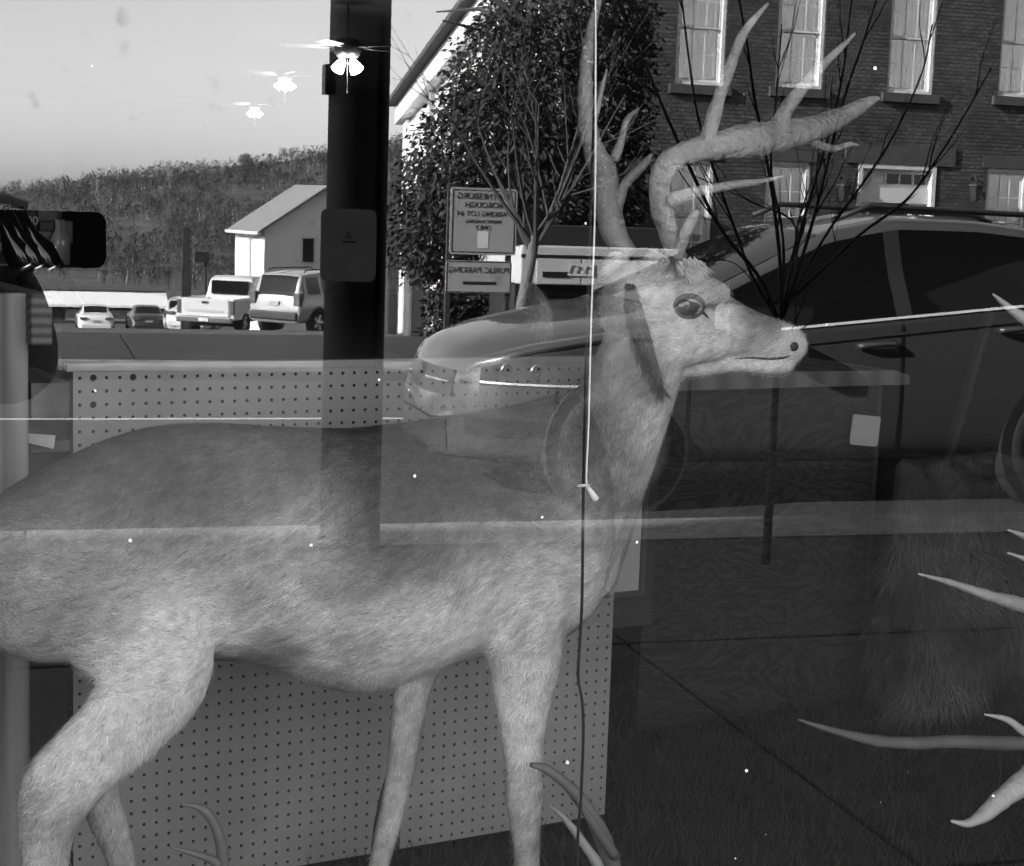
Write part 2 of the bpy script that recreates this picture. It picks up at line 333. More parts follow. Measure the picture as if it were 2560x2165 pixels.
# ================================================================== vehicles
M_cglass = mat('car_glass', 0.006, 0.03, spec=0.5)
M_tyre = mat('tyre_rubber', 0.010, 0.85); M_rim = mat('alloy', 0.5, 0.3, metal=0.9); M_rimd = mat('dark_alloy', 0.06, 0.4, metal=0.6); M_chrome = mat('chrome', 0.85, 0.12, metal=1.0); M_satin = mat('satin_chrome', 0.8, 0.35, metal=0.3)
M_lamp = mat('tail_lamp', 0.10, 0.2); M_plate = mat('number_plate', 0.65, 0.5); M_trim = mat('black_trim', 0.02, 0.6)
M_head = mat('headlamp_lens', 0.05, 0.1, var=0.9, scale=7, coat=1.0)
class Car:
    def __init__(s, K, L, sill=0.24):
        s.L, s.sill = L, sill; x = np.linspace(-L/2, L/2, 400); s.x = x
        def ip(key):
            k = sorted(K[key]); v = np.interp(x, [a for a, b in k], [b for a, b in k])
            w = max(3, int(0.10/(L/400)))|1; vp = np.pad(v, w//2, mode='edge'); return np.convolve(vp, np.ones(w)/w, 'valid')
        s.top, s.belt, s.w, s.wt = (ip(k) for k in ('top', 'belt', 'w', 'wt'))
    def p(s, x): return tuple(float(np.interp(x, s.x, a)) for a in (s.top, s.belt, s.w, s.wt))
    def sec(s, x):
        top, belt, w, wt = s.p(x); sl = min(s.sill, top-0.2); cr = 0.05
        return [(0, sl), (.7*w, sl), (.94*w, sl+.05), (w, sl+.22), (w*1.005, (sl+belt)*.5+.05), (w*.985, belt-.09), (w*.96, belt), (wt*.6+w*.4*.96, (belt+top-cr)*.5+.0), (wt, top-cr), (wt*.75, top-.35*cr), (wt*.4, top-.06*cr), (0, top)]
    def poly(s, x, n=4): return [tuple(p) for p in catmull(s.sec(x), n)]
    def side(s, x, z):
        P = s.poly(x); Z = [p[1] for p in P[8:41]]; Y = [p[0] for p in P[8:41]]
        return float(np.interp(z, np.maximum.accumulate(Z), Y))
    def topz(s, x, y):
        P = s.poly(x)[24:]; P = P[::-1]; return float(np.interp(abs(y), [p[0] for p in P], [p[1] for p in P]))
    def body(s, n=72):
        m = MB(); rings = []
        for i in range(n+1):
            t = i/n; x = -s.L/2*math.cos(math.pi*t)*0.35+(-s.L/2+s.L*t)*0.65
            P = s.poly(x); ring = [(x, y, z) for y, z in P]+[(x, -y, z) for y, z in reversed(P[1:-1])]
            rings.append(ring)
        return m.loft(rings)
    def spatch(s, x0, x1, zl, zu, sg, off=0.006, nx=24, nz=4):
        def fn(a, b):
            x = x0+(x1-x0)*a; lo = zl(x); hi = max(lo, min(zu(x), s.p(x)[0]-.085)); z = lo+(hi-lo)*b
            return (x, sg*(s.side(x, z)+off), z)
        return MB().grid(fn, nx, nz)
    def tpatch(s, x0, x1, yl, yr, off=0.006, nx=8, ny=10):
        def fn(a, b):
            x = x0+(x1-x0)*a; y = yl(x)+(yr(x)-yl(x))*b; return (x, y, s.topz(x, y)+off)
        return MB().grid(fn, nx, ny)
def wheel(par, x, y, r, sg, w=0.21, rim=None):
    Mx = Matrix.Translation((x, y, r)) @ Matrix.Rotation(-sg*math.pi/2, 4, 'X')
    t = MB().lathe([(r*.62, -w/2), (r*.93, -w/2), (r, -w/2+.03), (r, w/2-.03), (r*.93, w/2), (r*.64, w/2), (r*.62, w/2-.03)], 28, Mx).build('wheel', M_tyre, par, smooth=True)
    MB().lathe([(0.02, w/2-.06), (r*.62, w/2-.06), (r*.64, w/2-.01), (r*.58, w/2-.03), (.02, w/2-.045)], 24, Mx).build('rim_dish', mat('rim_shadow', .05, .5), t, smooth=True)
    rm = MB()
    for k in range(5):
        a = 2*math.pi*k/5
        rm.box((0.02, -.035, w/2-.04), (r*.60, .035, w/2-.012), Mx @ Matrix.Rotation(a, 4, 'Z'))
    rm.lathe([(.01, w/2-.045), (.07, w/2-.03), (.06, w/2-.005), (.01, w/2)], 12, Mx); rm.build('rim', rim or M_rim, t)
def build_car(name, label, cat, K, L, paint, loc, rz, wheels, r=0.34, windows=(), wind=None, rear=None, sill=.24, group=None, tails=None, plate=None, heads=None, bumper=None):
    root = empty(name, loc, label, cat, group, rz); c = Car(K, L, sill)
    c.body().build('body', paint, root, smooth=True)
    for wx in wheels:
        for sg in (1, -1):
            w_ = c.p(wx); top, belt, w, wt = w_
            Mx = Matrix.Translation((wx, sg*(w-.11), r)) @ Matrix.Rotation(-sg*math.pi/2, 4, 'X')
            MB().lathe([(.05, 0), (r+.06, 0), (r+.06, .119), (.05, .119)], 28, Mx).build('wheel_arch', M_trim, root)
            wheel(root, wx, sg*(w-.08), r, sg, rim=M_rimd if name == 'parked_car' else None)
    for (x0, x1, zl, zu) in windows:
        for sg in (1, -1): c.spatch(x0, x1, zl, zu, sg).build('side_window', M_cglass, root, smooth=True)
    if wind: c.tpatch(wind[0], wind[1], lambda x: -wind[2](x), wind[2]).build('windscreen', M_cglass, root, smooth=True)
    if rear: c.tpatch(rear[0], rear[1], lambda x: -rear[2](x), rear[2]).build('rear_window', M_cglass, root, smooth=True)
    return root, c
def lerp(p, q): return lambda x: p[1]+(q[1]-p[1])*(x-p[0])/(q[0]-p[0])

# --- the big one at the kerb
paint = mat('grey_car_paint', 0.11, 0.3, metal=0.5, coat=1.0)
K = dict(top=[(-2.35, .75), (-2.28, 1.0), (-2.1, 1.32), (-1.85, 1.55), (-1.5, 1.64), (-.9, 1.69), (-.35, 1.69), (.1, 1.60), (.6, 1.37), (1.15, 1.12), (1.5, 1.06), (1.9, .98), (2.15, .90), (2.27, .82), (2.35, .62)],
         belt=[(-2.35, .72), (-2.2, 1.1), (-1.9, 1.27), (-1.1, 1.20), (.55, 1.02), (1.15, .99), (1.5, .97), (1.9, .90), (2.2, .80), (2.35, .55)],
         w=[(-2.35, .70), (-2.2, .86), (-1.8, .93), (0, .94), (1.3, .94), (1.8, .90), (2.05, .80), (2.2, .66), (2.3, .46), (2.35, .32)],
         wt=[(-2.35, .60), (-2.1, .66), (-1.7, .62), (-.4, .64), (.1, .66), (.6, .72), (1.15, .80), (1.6, .76), (2.0, .66), (2.2, .52), (2.35, .25)])
hero, hc = build_car('parked_car', 'large grey crossover car parked at the kerb behind the bare sapling', 'car', K, 4.7, paint, (2.22+2.35, -8.59, -0.12), math.pi, (1.42, -1.40), 0.36,
    windows=[(-.26, .98, lerp((.98, .99), (-.26, 1.10)), lambda x: min(1.60-.05*max(0, x), 1.09+(.98-x)*.56)), (-1.32, -.36, lerp((-1.32, 1.215), (-.36, 1.11)), lambda x: 1.605), (-1.95, -1.42, lerp((-1.95, 1.30), (-1.42, 1.235)), lambda x: 1.60-.35*max(0, -1.55-x))],
    wind=(1.12, .14, lambda x: .625+.115*(x-.14)), rear=(-1.88, -2.16, lambda x: .56))
for sg in (1, -1):
    hc.spatch(-1.95, .52, lerp((1.0, .967), (-1.95, 1.264)), lerp((1.0, .981), (-1.95, 1.279)), sg, .012, 20, 1).build('chrome_strip', M_satin, hero)
    hc.spatch(1.55, 2.24, lambda x: .70-.06*(x-1.9), lambda x: .735+(2.3-x)*.30 if x > 1.9 else .855+(1.9-x)*.05, sg, .01, 14, 5).build('headlight', M_head, hero, smooth=True)
    hc.spatch(-.30, -.285, lambda x: .36, lambda x: 1.10, sg, .004, 1, 14).build('door_gap', M_blk, hero); hc.spatch(1.02, 1.03, lambda x: .40, lambda x: .98, sg, .004, 1, 12).build('door_gap', M_blk, hero)
    hc.spatch(-1.38, -1.37, lambda x: .60, lambda x: 1.20, sg, .004, 1, 12).build('door_gap', M_blk, hero)
    for hx, hz in ((-.13, .95), (-1.04, 1.05)):
        y = sg*(hc.side(hx, hz)+.03)
        MB().tube([(hx-.12, y-.02*sg, hz), (hx-.09, y, hz+.003), (hx+.09, y, hz-.008), (hx+.12, y-.02*sg, hz-.012)], .016, 8).build('door_handle', paint, hero, smooth=True)
    # crease above the handles
    hc.spatch(-1.9, 1.0, lambda x: .985-.105*x-.008, lambda x: .985-.105*x+.006, sg, .008, 18, 1).build('crease', paint, hero, smooth=True)
    MB().box((.78, sg*1.06-.11, 1.02), (.90, sg*1.06+.11, 1.17)).build('mirror', mat('mirror_cap', .10, .5), hero, bevel=.035); MB().box((.80, sg*.93-.03, 1.0), (.86, sg*.93+.06, 1.04)).build('mirror_arm', M_trim, hero)
    hc.spatch(-.36, -.26, lerp((-.36, 1.115), (-.26, 1.105)), lambda x: 1.60, sg, .007, 3, 4).build('pillar_trim', M_trim, hero); hc.spatch(-1.42, -1.32, lerp((-1.42, 1.24), (-1.32, 1.22)), lambda x: 1.60, sg, .007, 3, 4).build('pillar_trim', M_trim, hero)
    MB().tube([(-1.75, sg*.60, 1.66), (-1.6, sg*.60, 1.71), (-.2, sg*.61, 1.735), (0.0, sg*.61, 1.66)], .017, 8).build('roof_rail', M_trim, hero, smooth=True)
    hc.spatch(1.10, 2.20, lambda x: hc.p(x)[1]-.028, lambda x: hc.p(x)[1]-.014, sg, .007, 24, 1).build('bonnet_gap', M_blk, hero); hc.spatch(1.78, 1.79, lambda x: .50, lambda x: .70, sg, .006, 1, 6).build('bumper_gap', M_blk, hero)
    hc.spatch(1.60, 2.16, lambda x: .694, lambda x: .706, sg, .018, 12, 1).build('lamp_strip', M_satin, hero)
    for lx_ in (1.88, 2.03):
        yl = sg*(hc.side(lx_, .775)-.01); MB().lathe([(.002, 0), (.035, .004), (.042, .02), (.03, .03), (.002, .032)], 14, Matrix.Translation((lx_, yl, .775)) @ Matrix.Rotation(-sg*math.pi/2+.0, 4, 'X')).build('lamp_bulb', M_chrome, hero, smooth=True)
    hc.tpatch(1.25, 2.10, lambda x: sg*.42*(1-.12*(x-1.2)), lambda x: sg*(.42*(1-.12*(x-1.2))+.018), .010, 20, 1).build('bonnet_crease', paint, hero, smooth=True)
    hc.spatch(1.75, 2.22, lambda x: .40, lambda x: .50, sg, .008, 8, 2).build('fog_lamp_recess', M_trim, hero, smooth=True)
def front_patch(z0, z1, hw, off, nm, m):
    # on the nose: solve x for given y,z by scanning stations from the front
    def fx(y, z):
        for x in np.arange(2.345, 1.4, -0.01):
            top, belt, w, wt = hc.p(x)
            if z < hc.topz(x, y)-0.0 and abs(y) < hc.side(x, min(z, belt)): return x
        return 1.4
    return MB().grid(lambda a, b: (fx(-hw+2*hw*a, z0+(z1-z0)*b)+off, -hw+2*hw*a, z0+(z1-z0)*b), 14, 3).build(nm, m, hero, smooth=True)
front_patch(.60, .745, .52, .012, 'grille', M_trim); front_patch(.672, .684, .50, .022, 'grille_bar', M_chrome); front_patch(.30, .46, .48, .012, 'air_intake', M_trim)
MB().lathe([(.045, 0), (.075, 0), (.075, .02), (.045, .02)], 20, Matrix.Translation((2.345, 0, .685)) @ Matrix.Rotation(R_(90), 4, 'Y') @ Matrix.Scale(1.5, 4, (0, 1, 0))).build('emblem', M_chrome, hero)

# --- cars of the lot: depth along the mirrored sight line, seen from behind
def lot_spot(px, py, d):
    p = sat(px, py, d); return Vector((p.x, p.y, gz(p.y)+0.02))
def sedan(nm, label, px, py, d, pv, head, group):
    K = dict(top=[(-2.3, .62), (-2.25, .95), (-2.0, 1.05), (-1.55, 1.10), (-.85, 1.40), (-.3, 1.46), (.3, 1.43), (1.1, 1.02), (1.8, .90), (2.2, .72), (2.3, .5)],
             belt=[(-2.3, .58), (-2.1, .92), (-1.0, .95), (1.0, .90), (2.0, .78), (2.3, .45)], w=[(-2.3, .72), (-2.1, .86), (-1.5, .90), (1.5, .90), (2.1, .78), (2.3, .5)],
             wt=[(-2.3, .60), (-2.0, .72), (-1.5, .70), (-.8, .58), (.3, .60), (1.1, .70), (2.0, .6), (2.3, .4)])
    p = lot_spot(px, py, d)
    r, c = build_car(nm, label, 'car', K, 4.6, mat('paint_%s' % pv, pv, .35, coat=1), p, head, (1.4, -1.35), .32, windows=[(-1.0, .75, lambda x: 1.0, lambda x: 1.36-.3*max(0, x-.1)-.25*max(0, -.4-x))], wind=(.95, .36, lambda x: .58), rear=(-1.5, -.85, lambda x: .56), group=group)
    for sg in (1, -1):
        MB().box((-2.31, sg*.62-.17, .80), (-2.16, sg*.62+.17, .93)).build('tail_light', M_lamp, r, bevel=.02)
    MB().box((-2.335, -.17, .70), (-2.30, .17, .80)).build('number_plate', mat('plate_grey', .35), r)
    MB().box((-2.36, -.74, .36), (-2.2, .74, .60)).build('bumper', mat('paint_%s' % pv, pv), r, bevel=.05)
    return r
HB = math.atan2(-1, 0)   # nose pointing away from the shop
g = 'cars in the sloping lot'
fy = lambda px: 823
sedan('white_sedan', 'white sedan parked nose away, facing the long low white-roofed shed', 236, 824, 87, .75, HB, None)
sedan('dark_sedan', 'dark saloon parked next to the white sedan', 365, 824, 87, .03, HB, None)
def suv(nm, label, px, py, d, pv, head, spare=False, L=4.4, h=1.72, extra=None):
    K = dict(top=[(-L/2, .7), (-L/2+.05, 1.05), (-L/2+.28, h-.07), (-.9, h), (0, h), (.35, h-.06), (.95, 1.16), (1.5, 1.08), (L/2-.1, .98), (L/2, .7)],
             belt=[(-L/2, .68), (-L/2+.1, 1.08), (.9, 1.06), (L/2-.1, .92), (L/2, .6)], w=[(-L/2, .84), (-L/2+.1, .89), (1.6, .90), (L/2-.1, .84), (L/2, .75)], wt=[(-L/2, .72), (-L/2+.3, .70), (.3, .68), (1.0, .80), (L/2, .72)])
    r, c = build_car(nm, label, 'car', K, L, mat('paint_%s' % pv, pv, .35, coat=1), lot_spot(px, py, d), head, (L/2-.85, -L/2+.82), .36,
        windows=[(-.15, .62, lambda x: 1.10, lambda x: min(h-.12, h-.12-.9*(x-.25))), (-1.1, -.28, lambda x: 1.10, lambda x: h-.12), (-L/2+.42, -1.24, lambda x: 1.12, lambda x: h-.14)],
        wind=(.90, .42, lambda x: .62), rear=(-L/2+.27, -L/2+.07, lambda x: .62), sill=.34)
    for sg in (1, -1):
        MB().box((-L/2-.02, sg*.76-.09, .82), (-L/2+.2, sg*.76+.12, 1.16)).build('tail_light', M_lamp, r, bevel=.02)
        MB().tube([(-L/2+.5, sg*.62, h-.02), (-L/2+.6, sg*.62, h+.05), (.2, sg*.62, h+.05), (.3, sg*.62, h-.03)], .02, 6).build('roof_rail', M_trim, r)
        for hx in (-.02, -1.02): MB().box((hx-.1, sg*(c.side(hx, 1.0)+.005)-.015, .985), (hx+.1, sg*(c.side(hx, 1.0)+.005)+.02, 1.015)).build('door_handle', M_trim, r)
        for gx in (-1.18, -.21, .72): c.spatch(gx, gx+.012, lambda x: .5, lambda x: 1.06, sg, .004, 1, 8).build('door_gap', M_blk, r)
    MB().box((-L/2-.07, -.80, .42), (-L/2+.1, .80, .64)).build('bumper', M_trim, r, bevel=.04)
    MB().box((-L/2-.03, -.17, .80), (-L/2+.05, .17, .92)).build('number_plate', mat('plate_grey', .35), r)
    if spare:
        s_ = MB().lathe([(.02, -.11), (.34, -.11), (.38, -.06), (.38, .06), (.34, .11), (.02, .09)], 24, Matrix.Translation((-L/2-.16, .02, 1.0)) @ Matrix.Rotation(R_(-90), 4, 'Y')).build('spare_wheel', M_tyre, r, smooth=True)
        q = MB()
        for k in range(5): q.box((.03, -.04, .10), (.27, .04, .125), Matrix.Translation((-L/2-.16, .02, 1.0)) @ Matrix.Rotation(R_(-90), 4, 'Y') @ Matrix.Rotation(k*1.2566, 4, 'Z'))
        q.build('spare_rim', M_rim, s_)
    return r
suv('grey_suv', 'light grey boxy utility vehicle with roof rails in front of the white gabled house', 808, 818, 48, .3, HB+0.82)
suv('spare_wheel_suv', 'small off-roader with a spare wheel on its tail beside the dark saloon', 468, 826, 80, .4, HB+0.2, True, 3.9)
sedan('cream_sedan', 'pale rounded car between the off-roader and the pickup truck', 516, 824, 67, .62, HB+0.45, None)
def pickup():
    L = 5.6; px, py, d = 592, 828, 57; r = empty('pickup_truck', lot_spot(px, py, d), 'pale pickup truck with closed tailgate next to the grey utility vehicle', 'truck', None, HB+0.48)
    pv = mat('paint_0.6', .6, .35, coat=1)
    K = dict(top=[(-.75, .75), (-.70, 1.2), (-.55, 1.80), (-.2, 1.88), (.5, 1.86), (1.2, 1.30), (1.9, 1.22), (2.7, 1.10), (2.8, .8)], belt=[(-.75, .7), (-.6, 1.2), (1.1, 1.2), (2.6, 1.05), (2.8, .7)],
             w=[(-.75, .92), (1.8, .96), (2.6, .92), (2.8, .75)], wt=[(-.75, .8), (-.5, .72), (.5, .72), (1.2, .86), (2.8, .7)])
    class P(Car):
        pass
    c = P.__new__(P); Car.__init__(c, {k: [(a-1.025, b) for a, b in v] for k, v in K.items()}, 3.55, .42)
    cab = c.body(40); cab.v = [(x+1.025, y, z) for x, y, z in cab.v]; cab.build('cab', pv, r, smooth=True)
    bed = MB(); bed.box((-2.8, .82, .55), (-.76, .96, 1.22)); bed.box((-2.8, -.96, .55), (-.76, -.82, 1.22)); bed.box((-2.78, -.82, .55), (-.76, .82, .72)); bed.build('bed', pv, r, bevel=.03)
    tg = MB().box((-2.86, -.80, .66), (-2.78, .80, 1.24)).build('tailgate', pv, r, bevel=.03)
    MB().box((-2.885, -.10, 1.08), (-2.865, .10, 1.15)).build('handle', M_trim, tg); MB().box((-2.875, -.6, .80), (-2.862, .6, .88)).build('stamped_band', mat('paint_dull', .42), tg)
    for sg in (1, -1): MB().box((-2.85, sg*.885-.07, .75), (-2.72, sg*.885+.08, 1.18)).build('tail_light', M_lamp, r, bevel=.02)
    MB().box((-3.0, -.92, .48), (-2.84, .92, .66)).build('bumper', M_chrome, r, bevel=.03); MB().box((-3.01, -.16, .52), (-2.99, .16, .62)).build('number_plate', M_plate, r)
    MB().box((-.74, -.62, 1.28), (-.60, .62, 1.72)).build('rear_window', M_cglass, r)
    for wx in (-1.75, 1.75):
        for sg in (1, -1): wheel(r, wx, sg*.84, .39, sg, .25)
    MB().box((-2.7, -.5, .35), (2.4, .5, .54)).build('chassis', M_trim, r)
pickup()

# ================================================================== buildings across the street
M_siding = mat('white_siding', 0.75, 0.6, 0.08, 2); M_roof = mat('shingle_roof', 0.22, 0.9, 0.3, 6); M_pane = mat('dark_pane', 0.02, 0.05, spec=0.6)
def siding(par, p0, p1, z0, topfn, nrm, step=0.16, m=None, t=0.02):
    # lapped boards as separate pieces along the wall p0-p1 (2D points); topfn(s) gives the top height at distance s
    p0 = Vector((p0[0], p0[1], 0)); p1 = Vector((p1[0], p1[1], 0)); L = (p1-p0).length; u = (p1-p0)/L; n = Vector((nrm[0], nrm[1], 0)).normalized(); z = z0; k = 0
    while True:
        # interval of s where top >= z
        S = [i*L/60 for i in range(61) if topfn(i*L/60) > z+0.02]
        if not S or k > 90: break
        a, b = S[0], S[-1]; q = [p0+u*a, p0+u*b]
        zt = z+step+.012
        vs = [q[0]+n*t*1.6+Vector((0,0,z)), q[1]+n*t*1.6+Vector((0,0,z)), q[1]+n*t*.5+Vector((0,0,zt)), q[0]+n*t*.5+Vector((0,0,zt)), q[0]+Vector((0,0,z)), q[1]+Vector((0,0,z)), q[1]+Vector((0,0,zt)), q[0]+Vector((0,0,zt))]
        MB().add([v-Vector(par.location) for v in vs], [(0,1,2,3),(7,6,5,4),(0,4,5,1),(3,2,6,7),(0,3,7,4),(1,5,6,2)]).build('board', m or M_siding, par)
        z += step; k += 1
# --- white gabled house beyond the lot
d = 92; A = sat(661, 640, d); zb = gz(A.y)-0.3
h1 = empty('gabled_house', (A.x, A.y, zb), 'white house with a grey gable end and shingled roof beyond the parking lot', 'house')
h1.rotation_euler = (0, 0, R_(-17)); ez = sat(661, 574, d).z-zb; Bw = 7.2; dl = 3.9; rise = 2.2
# gable end faces the shop, its long eave side faces the sun
def hx(x, y, z): return (x, -y, z)
w = MB(); w.add([hx(0,0,0), hx(Bw,0,0), hx(Bw,0,ez), hx(Bw/2,0,ez+rise), hx(0,0,ez)], [(0,1,2,3,4)]); w.add([hx(0,0,0), hx(0,0,ez), hx(0,dl,ez), hx(0,dl,0)], [(0,1,2,3)]); w.add([hx(Bw,0,0), hx(Bw,dl,0), hx(Bw,dl,ez), hx(Bw,0,ez)], [(0,1,2,3)])
w.build('wall', mat('pale_siding', .62, .7, .06, 3, .25, 2, (1, 1, 40)), h1)
r = MB(); o_ = .35
r.add([hx(-.5,-o_,ez-.25), hx(-.5,dl,ez-.25), hx(Bw/2,dl,ez+rise+.12), hx(Bw/2,-o_,ez+rise+.12), hx(-.5,-o_,ez-.07), hx(-.5,dl,ez-.07), hx(Bw/2,dl,ez+rise+.3), hx(Bw/2,-o_,ez+rise+.3)], [(0,1,2,3),(4,7,6,5),(0,4,5,1),(0,3,7,4),(1,5,6,2)])
r.add([hx(Bw+.5,-o_,ez-.25), hx(Bw+.5,dl,ez-.25), hx(Bw/2,dl,ez+rise+.12), hx(Bw/2,-o_,ez+rise+.12), hx(Bw+.5,-o_,ez-.07), hx(Bw+.5,dl,ez-.07), hx(Bw/2,dl,ez+rise+.3), hx(Bw/2,-o_,ez+rise+.3)], [(3,2,1,0),(5,6,7,4),(1,5,4,0),(4,7,3,0),(2,6,5,1)])
r.build('roof', mat('pale_shingle', .2, .9, .2, 5), h1)
MB().tube([hx(-.55,-.4,ez-.2), hx(-.55,dl,ez-.2)], .09, 8).build('gutter', M_wht, h1); MB().tube([hx(-.5,dl*.45,ez-.2), hx(-.06,dl*.46,ez-.6), hx(-.06,dl*.46,0.2)], .06, 6).build('downspout', M_wht, h1)
wn = sat(785, 628, d)-Vector((A.x, A.y, zb)); f_ = MB().box((wn.x-.42, .01, wn.z-.75), (wn.x+.42, .06, wn.z+.75)).build('window', mat('grey_frame', .5), h1); MB().box((wn.x-.32, .05, wn.z-.64), (wn.x+.32, .09, wn.z+.64)).build('pane', M_pane, f_)
# --- long low shed with a white roof
pa = sat(40, 757, 118); pb = sat(418, 757, 118); zt = sat(250, 735, 118).z; ze = pa.z
sh = empty('low_shed', (pa.x, pa.y, gz(pa.y)), 'long low dark shed with a bright white roof edge at the back of the lot', 'shed')
lx = pb.x-pa.x; hz = ze-gz(pa.y)
MB().box((-8, -9, 0), (lx, 0, max(hz, 1.2))).build('wall', mat('shed_wall', .05, .8, .3), sh)
MB().add([(-8.4, .5, hz-.05), (lx+.3, .5, hz-.05), (lx+.3, -2, hz+.75), (-8.4, -2, hz+.75), (-8.4, .5, hz-.2), (lx+.3, .5, hz-.2)], [(0,1,2,3), (4,5,1,0)]).build('roof', mat('white_metal_roof', .85, .5), sh)
MB().box((-8.4, -9.5, hz+.60), (lx+.3, -2.05, hz+.9)).build('upper_roof', mat('shed_tar', .05, .8), sh)
for k in range(5):
    x = -6+k*3.1; MB().box((x, .01, .2), (x+1.6, .05, 1.0)).build('door', mat('shed_door', .22+.05*(k%2), .7), sh)

# --- sided building behind the evergreen: wall runs away from the street, sun full on it
fa = sat(1018, 700, 37); fb = sat(1400, 700, 22.0)
hs = empty('sided_house', (fa.x, fa.y, gz(fa.y)-0.2), 'white clapboard building with a rising fascia behind the evergreen tree', 'building')
ztf = sat(1018, 262, 37).z; zbk = gz(fa.y)-0.2
Lw = math.hypot(fb.x-fa.x, fb.y-fa.y); u = Vector(((fb.x-fa.x)/Lw, (fb.y-fa.y)/Lw, 0)); nl = Vector((-u.y, u.x, 0)); nl = nl if nl.x < 0 else -nl
q = sat(1240, 10, 27.0); sq = (Vector((q.x, q.y, 0))-Vector((fa.x, fa.y, 0))).dot(u)
slope = (q.z-ztf)/sq
topf = lambda s: ztf+slope*s-0.02
core = MB(); a0 = Vector((0, 0, 0)); 
def Pw(s, off, z): return Vector((0, 0, z-zbk))+u*s-nl*off
core.add([Pw(0,0,zbk), Pw(Lw,0,zbk), Pw(Lw,0,topf(Lw)), Pw(0,0,topf(0)), Pw(0,.8,zbk), Pw(Lw,.8,zbk), Pw(Lw,.8,topf(Lw)), Pw(0,.8,topf(0))], [(0,1,2,3),(7,6,5,4),(0,3,7,4),(1,5,6,2),(3,2,6,7)]); core.build('wall', M_siding, hs)
siding(hs, (fa.x, fa.y), (fb.x, fb.y), zbk+.3, topf, nl, 0.19)
MB().add([Pw(-.9,-.25,topf(-.9)-.30), Pw(Lw,-.25,topf(Lw)-.30), Pw(Lw,-.25,topf(Lw)+.10), Pw(-.9,-.25,topf(-.9)+.10), Pw(-.9,0,topf(-.9)-.30), Pw(Lw,0,topf(Lw)-.30), Pw(Lw,0,topf(Lw)+.10), Pw(-.9,0,topf(-.9)+.10)], [(0,1,2,3),(0,4,5,1),(3,2,6,7),(0,3,7,4)]).build('fascia', M_wht, hs)
MB().add([Pw(-1.0,-.45,topf(-1)+.104), Pw(Lw,-.45,topf(Lw)+.104), Pw(Lw,.82,topf(Lw)+.104), Pw(-1.0,.82,topf(-1)+.104), Pw(-1.0,-.45,topf(-1)+.20), Pw(Lw,-.45,topf(Lw)+.20), Pw(Lw,.82,topf(Lw)+.2), Pw(-1.0,.82,topf(-1)+.2)], [(0,3,2,1),(4,5,6,7),(0,1,5,4),(0,4,7,3)]).build('roof', mat('dark_shingle', .07, .9), hs)
for s_ in (0.02, 3.6): MB().box((-.07, -.07, 0), (.07, .07, topf(s_)-zbk-.32), Matrix.Translation(Pw(s_, -.05, zbk)) @ Matrix.Rotation(math.atan2(u.y, u.x), 4, 'Z')).build('corner_board', M_wht if s_ < 1 else mat('grey_board', .3), hs)
# porch at the far end
for k, s_ in enumerate((-.35, -.85)): MB().tube([Pw(s_, .1, zbk), Pw(s_, .1, topf(s_)-.3)], .07, 8).build('porch_post', M_wht, hs)
MB().box((-.85, -.04, topf(-.5)-zbk-.75), (-.15, .04, topf(-.5)-zbk-.32), Matrix.Translation(Pw(0, .3, zbk)) @ Matrix.Rotation(math.atan2(u.y, u.x), 4, 'Z')).build('porch_panel', mat('grey_board', .3), hs)
MB().tube([Pw(-.1, -.12, topf(0)-.4), Pw(-.12, -.12, zbk+.2)], .045, 6).build('downspout', M_wht, hs)

# --- brick building with sash windows
YB = -33.9
def bx(px, py): return yat(px, py, YB)
x0b = bx(1568, 400).x; x1b = x0b+26; HB_ = 9.6
bb = empty('brick_building', (x0b, YB, -0.2), 'dark two storey brick building with white sash windows and panelled doorway', 'building')
op = []   # openings: x0,x1,z0,z1 local
def opening(pxl, pyb, wd, ht, kind):
    p = bx(pxl, pyb); op.append((p.x-x0b, p.x-x0b+wd, p.z+.2, p.z+.2+ht, kind))
for pxl, pyb in ((1687, 209), (1937, 217), (2217, 231), (2494, 240)): opening(pxl, pyb, 1.14, 2.45, 'up')
for pxl, pyt in ((1673, 396), (1917, 401), (2470, 420)):
    p = bx(pxl, pyt); op.append((p.x-x0b, p.x-x0b+1.06, p.z+.2-2.45, p.z+.2, 'low'))
p = bx(2147, 408); op.append((p.x-x0b, p.x-x0b+1.95, 0.02, p.z+.2, 'door'))
for k in range(3):   # further bays beyond the picture
    xx = op[3][0]+2.5*(k+1)
    if xx < 24: op.append((xx, xx+1.14, op[3][2], op[3][3], 'up')); op.append((xx, xx+1.06, op[6][2], op[6][3], 'low'))
gxs = sorted({0, 26.0} | {a for o in op for a in o[:2]}); gzs = sorted({0, HB_} | {a for o in op for a in o[2:4]})
wl = MB()
for i in range(len(gxs)-1):
    for j in range(len(gzs)-1):
        cx, cz = (gxs[i]+gxs[i+1])/2, (gzs[j]+gzs[j+1])/2
        if any(o[0] < cx < o[1] and o[2] < cz < o[3] for o in op): continue
        wl.add([(gxs[i],0,gzs[j]),(gxs[i+1],0,gzs[j]),(gxs[i+1],0,gzs[j+1]),(gxs[i],0,gzs[j+1])], [(3,2,1,0)])
for o in op: wl.add([(o[0],0,o[2]),(o[1],0,o[2]),(o[1],0,o[3]),(o[0],0,o[3]),(o[0],-.35,o[2]),(o[1],-.35,o[2]),(o[1],-.35,o[3]),(o[0],-.35,o[3])], [(0,1,5,4),(1,2,6,5),(2,3,7,6),(3,0,4,7)])
wl.add([(0,0,0),(0,-10,0),(0,-10,HB_),(0,0,HB_)], [(0,1,2,3)]); wl.add([(0,0,HB_),(0,-10,HB_),(26,-10,HB_),(26,0,HB_)], [(0,1,2,3)])
wl.build('wall', brick_mat('red_brick', 0.06), bb)
